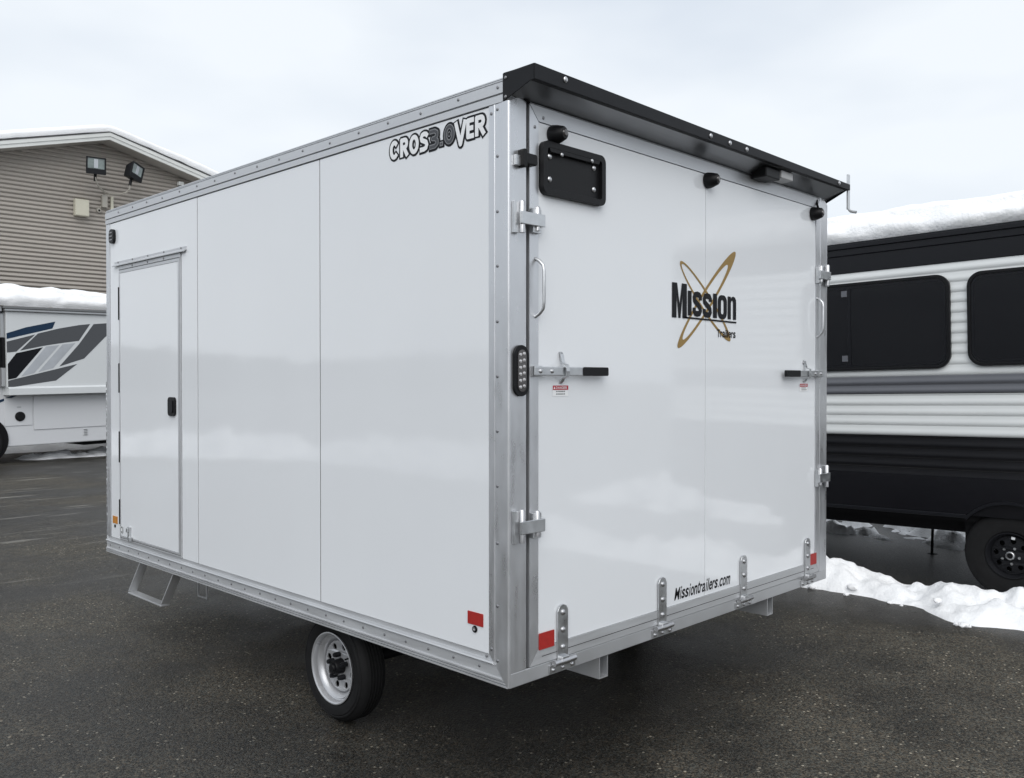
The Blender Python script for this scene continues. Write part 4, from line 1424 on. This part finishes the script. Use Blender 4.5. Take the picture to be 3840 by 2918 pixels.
gfx('blue_swoosh', [(0.09, 2.52), (0.45, 2.645), (1.01, 2.775), (0.95, 2.635), (0.09, 2.41)], 'mh_blue')
gfx('grey_swoosh', [(0.09, 2.36), (0.62, 2.51), (0.26, 2.17), (0.09, 2.15)], 'mh_grey')
gfx('grey_swoosh', [(0.67, 2.53), (1.08, 2.64), (1.48, 2.72), (1.71, 2.75), (1.47, 2.40), (1.07, 2.34), (0.78, 2.29), (0.33, 2.19)], 'mh_grey')
gfx('grey_swoosh', [(1.78, 2.75), (2.30, 2.80), (2.30, 2.68), (2.02, 2.49), (1.57, 2.04), (1.07, 1.88), (1.47, 2.33)], 'mh_grey')
gfx('black_swoosh', [(0.26, 2.14), (0.76, 2.26), (0.25, 1.66), (0.10, 1.63), (0.10, 1.93)], 'ink')
gfx('silver_swoosh', [(0.82, 2.275), (1.08, 2.31), (0.58, 1.75), (0.34, 1.69)], 'mh_lgrey')
gfx('silver_swoosh', [(1.14, 2.32), (1.40, 2.355), (0.95, 1.85), (0.66, 1.77)], 'mh_lgrey')
gfx('low_swoosh', [(0.10, 1.61), (1.43, 1.93), (1.00, 1.60), (0.10, 1.475)], 'mh_grey')
# cab windows and trim at the very left
MB().box(-3.6, -0.005, 0.20, 0.2385, 1.50, 2.86).build('cab_window', 'glass', MH)
MB().box(0.005, 0.075, 0.06, 0.2385, 2.44, 2.90).build('window_post', 'mh_pale', MH, 0.006)
MB().box(0.012, 0.080, 0.06, 0.2385, 1.50, 1.86).build('window_post', 'mh_pale', MH, 0.006)
MB().box(0.030, 0.084, 0.05, 0.2385, 1.862, 2.438).build('mirror_arm', 'black_plastic', MH, 0.006)
flatpart('blue_stripe', [[(-3.0, 0.45), (-0.07, 1.205), (0.26, 1.315), (0.36, 1.315), (-0.07, 1.145), (-3.0, 0.40)]], lambda a, b: (a, 0.236, b), 'mh_blue', MH)
cd_ = MB().box(0.655, 2.9, 0.222, 0.2385, 0.625, 1.30).build('compartment_door', 'mh_lower', MH, 0.006)
MB().box(2.92, 5.2, 0.222, 0.2385, 0.625, 1.30).build('compartment_door', 'mh_lower', MH, 0.006)
fd = MB().box(0.115, 0.632, 0.226, 0.2385, 0.725, 1.27).build('fuel_door', 'mh_lower', MH, 0.005)
MB().lathe([(0, 0.0), (0, 0.094), (0.014, 0.094), (0.016, 0.078), (0.028, 0.070), (0.028, 0.0)], (0.395, 0.224, 0.905), (0, -1, 0), 26).build('fuel_cap', 'black_plastic', fd, smooth=True)
flatpart('fuel_marking', [rrect(0.34, 0.42, 1.075, 1.10, 0.004, 2)], lambda a, b: (a, 0.2235, b), 'mh_pale', fd)
vt = MB().box(1.635, 1.725, 0.226, 0.2385, 0.455, 0.600).build('vent', 'mh_lower', MH, 0.003)
for i in range(4):
    MB().box(1.645, 1.715, 0.220, 0.2255, 0.472 + i * 0.032, 0.486 + i * 0.032).build('louvre', 'mh_trim', vt)
MB().prism([(1.40, 0.318), (2.9, 0.318), (2.9, 0.24), (1.72, 0.24)], 0.40, 2.3, lambda p, q, d: (p, d, q)).build('chassis', 'dark', MH)
MB().lathe([(0.0, 0.0), (0.0, 0.47), (0.035, 0.47), (0.035, 0.0)], (-0.30, 0.24, 0.47), (0, -1, 0), 40).build('wheel_arch', 'dark', MH)
wl = bpy.data.objects.new('wheel', None)
COL.objects.link(wl)
wl.parent = MH
MB().lathe([(0.0, 0.22), (0.02, 0.23), (0.025, 0.30), (0.02, 0.37), (-0.02, 0.40), (-0.22, 0.40), (-0.24, 0.22)], (-0.33, 0.19, 0.40), (0, -1, 0), 48, close=True).build('tyre', 'rubber', wl, smooth=True)
MB().lathe([(-0.10, 0.0), (-0.02, 0.08), (-0.03, 0.17), (0.015, 0.20), (0.015, 0.225), (0.0, 0.225), (-0.10, 0.22)], (-0.33, 0.19, 0.40), (0, -1, 0), 36).build('rim', 'rim', wl, smooth=True)

mw = Matrix.Translation((3.0, 16.6, 0)) @ Matrix.Rotation(R(90) - MA, 4, 'Z') @ Matrix.Rotation(R(-0.9), 4, 'Y')


def mh_world(u, z, x):
    v = mw @ Vector((u, x - 0.06, z))
    return (v.x, v.y, v.z)


def mh_mound(u):
    return 0.055 * math.exp(-((u - 0.30) / 0.20) ** 2) + 0.045 * math.exp(-((u - 1.08) / 0.11) ** 2) + 0.03 * math.exp(-((u - 1.62) / 0.16) ** 2) - 0.03 * max(0, u - 1.2)


roof_snow('roof_snow', 'deep wavy snow on the roof of the white motorhome', None, -3.9, 6.9, 3.047, 0.40, 2.4, 0.035, mh_world, 21.0, mound=mh_mound, bulge=0.05)

# ------------------------------------------------------------------ taupe building with gable
BX, BY, PZ = 6.50, 21.0, 7.80
SL, SR = 0.272, 0.252
HL, HR = 9.5, 8.5
BD = thing('gabled_building', 'taupe sided building with a snowy gable roof behind the motorhome', 'building', (BX, BY, 0))
rake = lambda x: PZ - 0.203 - (SL * -x if x < 0 else SR * x)
MB().prism([(-HL, 0), (HR, 0), (HR, rake(HR)), (0, rake(0)), (-HL, rake(-HL))], 0.02, 16.0, lambda p, q, d: (p, d, q)).build('wall', 'siding', BD)
pitch = 0.1035
z = 0.02
while z < PZ - 0.22:
    zt_ = z + pitch
    # plank trimmed to the slope of the gable
    def ext_at(zz):
        top = PZ - 0.203
        return (max(-HL, -(top - zz) / SL), min(HR, (top - zz) / SR))
    xa, xb = ext_at(z)
    xc, xd = ext_at(min(zt_, PZ - 0.204))
    if xb - xa > 0.2:
        lo, hi = 0.42 * pitch, pitch
        xe, xf = ext_at(min(z + lo, PZ - 0.204))
        mb = MB()
        mb.add([(xa, 0.018, z), (xb, 0.018, z), (xe, -0.032, z + lo), (xf, -0.032, z + lo), (xc, -0.012, zt_), (xd, -0.012, zt_), (xc, 0.018, zt_), (xd, 0.018, zt_)],
               [(0, 2, 3, 1), (2, 4, 5, 3), (4, 6, 7, 5), (0, 1, 7, 6), (0, 6, 4, 2), (1, 3, 5, 7)])
        mb.build('siding_plank', 'siding', BD)
    z += pitch
# rake boards, soffit and roof
OV = 0.55
RF = MB()
for s, sl, h in ((-1, SL, HL + 0.5), (1, SR, HR + 0.5)):
    poly = [(0, PZ), (s * h, PZ - sl * h), (s * h, PZ - sl * h - 0.025), (0, PZ - 0.025)]
    RF.prism(poly, -OV - 0.03, 16.3, lambda p, q, d: (p, d, q))
rf = RF.build('roof', 'shingle', BD)
for s, sl, h in ((-1, SL, HL + 0.5), (1, SR, HR + 0.5)):
    for t0, t1, y0, nm in ((0.027, 0.115, -OV - 0.02, 'rake_board'), (0.116, 0.200, -OV, 'rake_trim')):
        MB().prism([(0, PZ - t0), (s * h, PZ - sl * h - t0), (s * h, PZ - sl * h - t1), (0, PZ - t1)], y0, y0 + 0.06, lambda p, q, d: (p, d, q)).build(nm, 'fascia', rf)
    MB().prism([(0, PZ - 0.188), (s * h, PZ - sl * h - 0.188), (s * h, PZ - sl * h - 0.198), (0, PZ - 0.198)], -OV + 0.062, -0.004, lambda p, q, d: (p, d, q)).build('soffit', 'soffit', rf)
# snow lying on the roof
vs, fs = [], []
nx_, ny_ = 150, 10
for i in range(nx_ + 1):
    x = -HL - 0.4 + (HL + HR + 0.8) * i / nx_
    base = PZ - (SL * math.sqrt(x * x + 0.03) if x < 0 else SR * math.sqrt(x * x + 0.03)) + 0.01
    th = 0.21 + 0.03 * nz3(x * 0.7, 3, 3) + 0.008 * nz3(x * 3, 1, 7)
    rowp = [(-OV - 0.02, 0.004 + 0.03 * max(0, nz3(x * 2.5, 9, 9))), (-OV - 0.06, th * 0.45), (-OV - 0.02, th * 0.85), (-OV + 0.10, th), (4, th), (16, th)]
    for d, h in rowp:
        vs.append((BX + x, BY + d, base + h))
m_ = 6
for i in range(nx_):
    for j in range(m_ - 1):
        a = i * m_ + j
        fs.append((a, a + 1, a + m_ + 1, a + m_))
o = MB().add(vs, fs).build('roof_snow', 'snow')
o.data.shade_smooth()
tag(o, 'smooth snow layer on the gable roof of the taupe building', 'snow', None, 'stuff')

# twin floodlight
FL = thing('twin_floodlight', 'pair of dark floodlights on curved arms high on the taupe wall', 'floodlight', (5 + 1.53, BY - 0.03, 6.14))
fl_off = Vector((-(5 + 1.53), -(BY - 0.03), -6.14))
loc = lambda x, y, z_: tuple(Vector((x, y, z_)) + fl_off)
WY = BY - 0.034
MB().box(5 + 1.470 - 6.53, 5 + 1.600 - 6.53, -0.10, -0.004, -0.16, 0.16).build('junction_box', 'conduit', FL, 0.008)
MB().box(5 + 1.690 - 6.53, 5 + 1.755 - 6.53, -0.08, -0.004, -0.30, 0.14).build('conduit', 'beige', FL, 0.006)
pts1 = [(6.53, WY - 0.06, 6.30), (6.50, WY - 0.16, 6.35), (6.36, WY - 0.34, 6.36), (6.22, WY - 0.48, 6.42), (6.14, WY - 0.56, 6.50), (6.125, WY - 0.57, 6.60)]
pts2 = [(6.56, WY - 0.06, 6.30), (6.64, WY - 0.16, 6.33), (6.80, WY - 0.36, 6.31), (6.92, WY - 0.50, 6.36), (6.96, WY - 0.56, 6.44), (6.965, WY - 0.57, 6.56)]
MB().tube([loc(*p) for p in pts1], 0.020, 8).build('arm', 'conduit', FL, smooth=True)
MB().tube([loc(*p) for p in pts2], 0.020, 8).build('arm', 'conduit', FL, smooth=True)
MB().tube([loc(6.40, WY - 0.005, 5.90), loc(6.40, WY - 0.07, 5.89)], 0.055, 16).build('sensor', 'conduit', FL, smooth=True)
MB().tube([loc(6.40, WY - 0.06, 5.89), loc(6.40, WY - 0.075, 5.888)], 0.026, 12).build('sensor_eye', 'dark', FL)
MB().tube([loc(6.42, WY - 0.03, 5.92), loc(6.455, WY - 0.03, 6.02)], 0.010, 6).build('sensor_stem', 'conduit', FL)


def lamp_head(c, yaw, roll, pitch_):
    mw_ = Matrix.Translation(Vector(c) + fl_off) @ Matrix.Rotation(yaw, 4, 'Z') @ Matrix.Rotation(roll, 4, 'Y') @ Matrix.Rotation(pitch_, 4, 'X')
    def tr(mb):
        mb.v = [tuple(mw_ @ Vector(v)) for v in mb.v]
        return mb
    hb_ = MB()
    f, bk_ = 0.215, 0.14
    hb_.add([(-f, -0.10, -0.20), (f, -0.10, -0.20), (f, -0.10, 0.20), (-f, -0.10, 0.20), (-bk_, 0.13, -0.17), (bk_, 0.13, -0.17), (bk_, 0.13, 0.12), (-bk_, 0.13, 0.12)],
            [(0, 1, 2, 3), (4, 7, 6, 5), (0, 4, 5, 1), (1, 5, 6, 2), (2, 6, 7, 3), (3, 7, 4, 0)])
    hd_ = tr(hb_).build('lamp_head', 'black_coat', FL, 0.012)
    vs_, fs_ = flat([rrect(-0.225, 0.225, -0.205, 0.205, 0.02, 4), rrect(-0.190, 0.190, -0.075, 0.175, 0.012, 4)], 0.035)
    tr(MB().add([(v[0], -0.12 + v[2], v[1]) for v in vs_], fs_)).build('bezel', 'black_coat', hd_, 0.004)
    tr(MB().box(-0.192, 0.192, -0.118, -0.110, -0.077, 0.177)).build('lens', 'lamp_glass', hd_)
    tr(MB().box(-0.045, 0.045, -0.1225, -0.1185, -0.055, 0.160)).build('reflector', 'mh_lgrey', hd_)
    tr(MB().tube([(0, 0.0, -0.19), (0, 0.0, -0.36)], 0.036, 12)).build('knuckle', 'black_plastic', hd_, smooth=True)


lamp_head((6.125, 20.40, 6.865), R(-12), R(0), R(4))
lamp_head((7.045, 20.40, 6.880), R(30), R(12), R(6))
ub = MB().prism(rrect(-0.165, 0.165, -0.205, 0.205, 0.012, 3), -0.16, -0.004, lambda p, q, d: (p, d, q)).build('utility_box', 'beige', None, 0.008)
ub.location = (5.965, BY - 0.032, 5.89)
tag(ub, 'plain beige square box on the taupe wall, left of the floodlights', 'utility box')
MB().prism(rrect(-0.150, 0.150, -0.190, 0.190, 0.010, 3), -0.166, -0.1605, lambda p, q, d: (p, d, q)).build('cover', 'beige', ub, 0.002)
wb_ = MB().prism(rrect(-0.075, 0.075, -0.06, 0.05, 0.02, 3), -0.14, -0.004, lambda p, q, d: (p, d, q)).build('wall_vent', 'fascia', None, 0.02)
wb_.location = (8.52, BY - 0.032, 6.89)
tag(wb_, 'small white hooded vent on the taupe wall just above the white trailer roof', 'vent')
MB().box(-0.06, 0.06, -0.13, -0.01, -0.075, -0.061).build('flap', 'mh_trim', wb_)
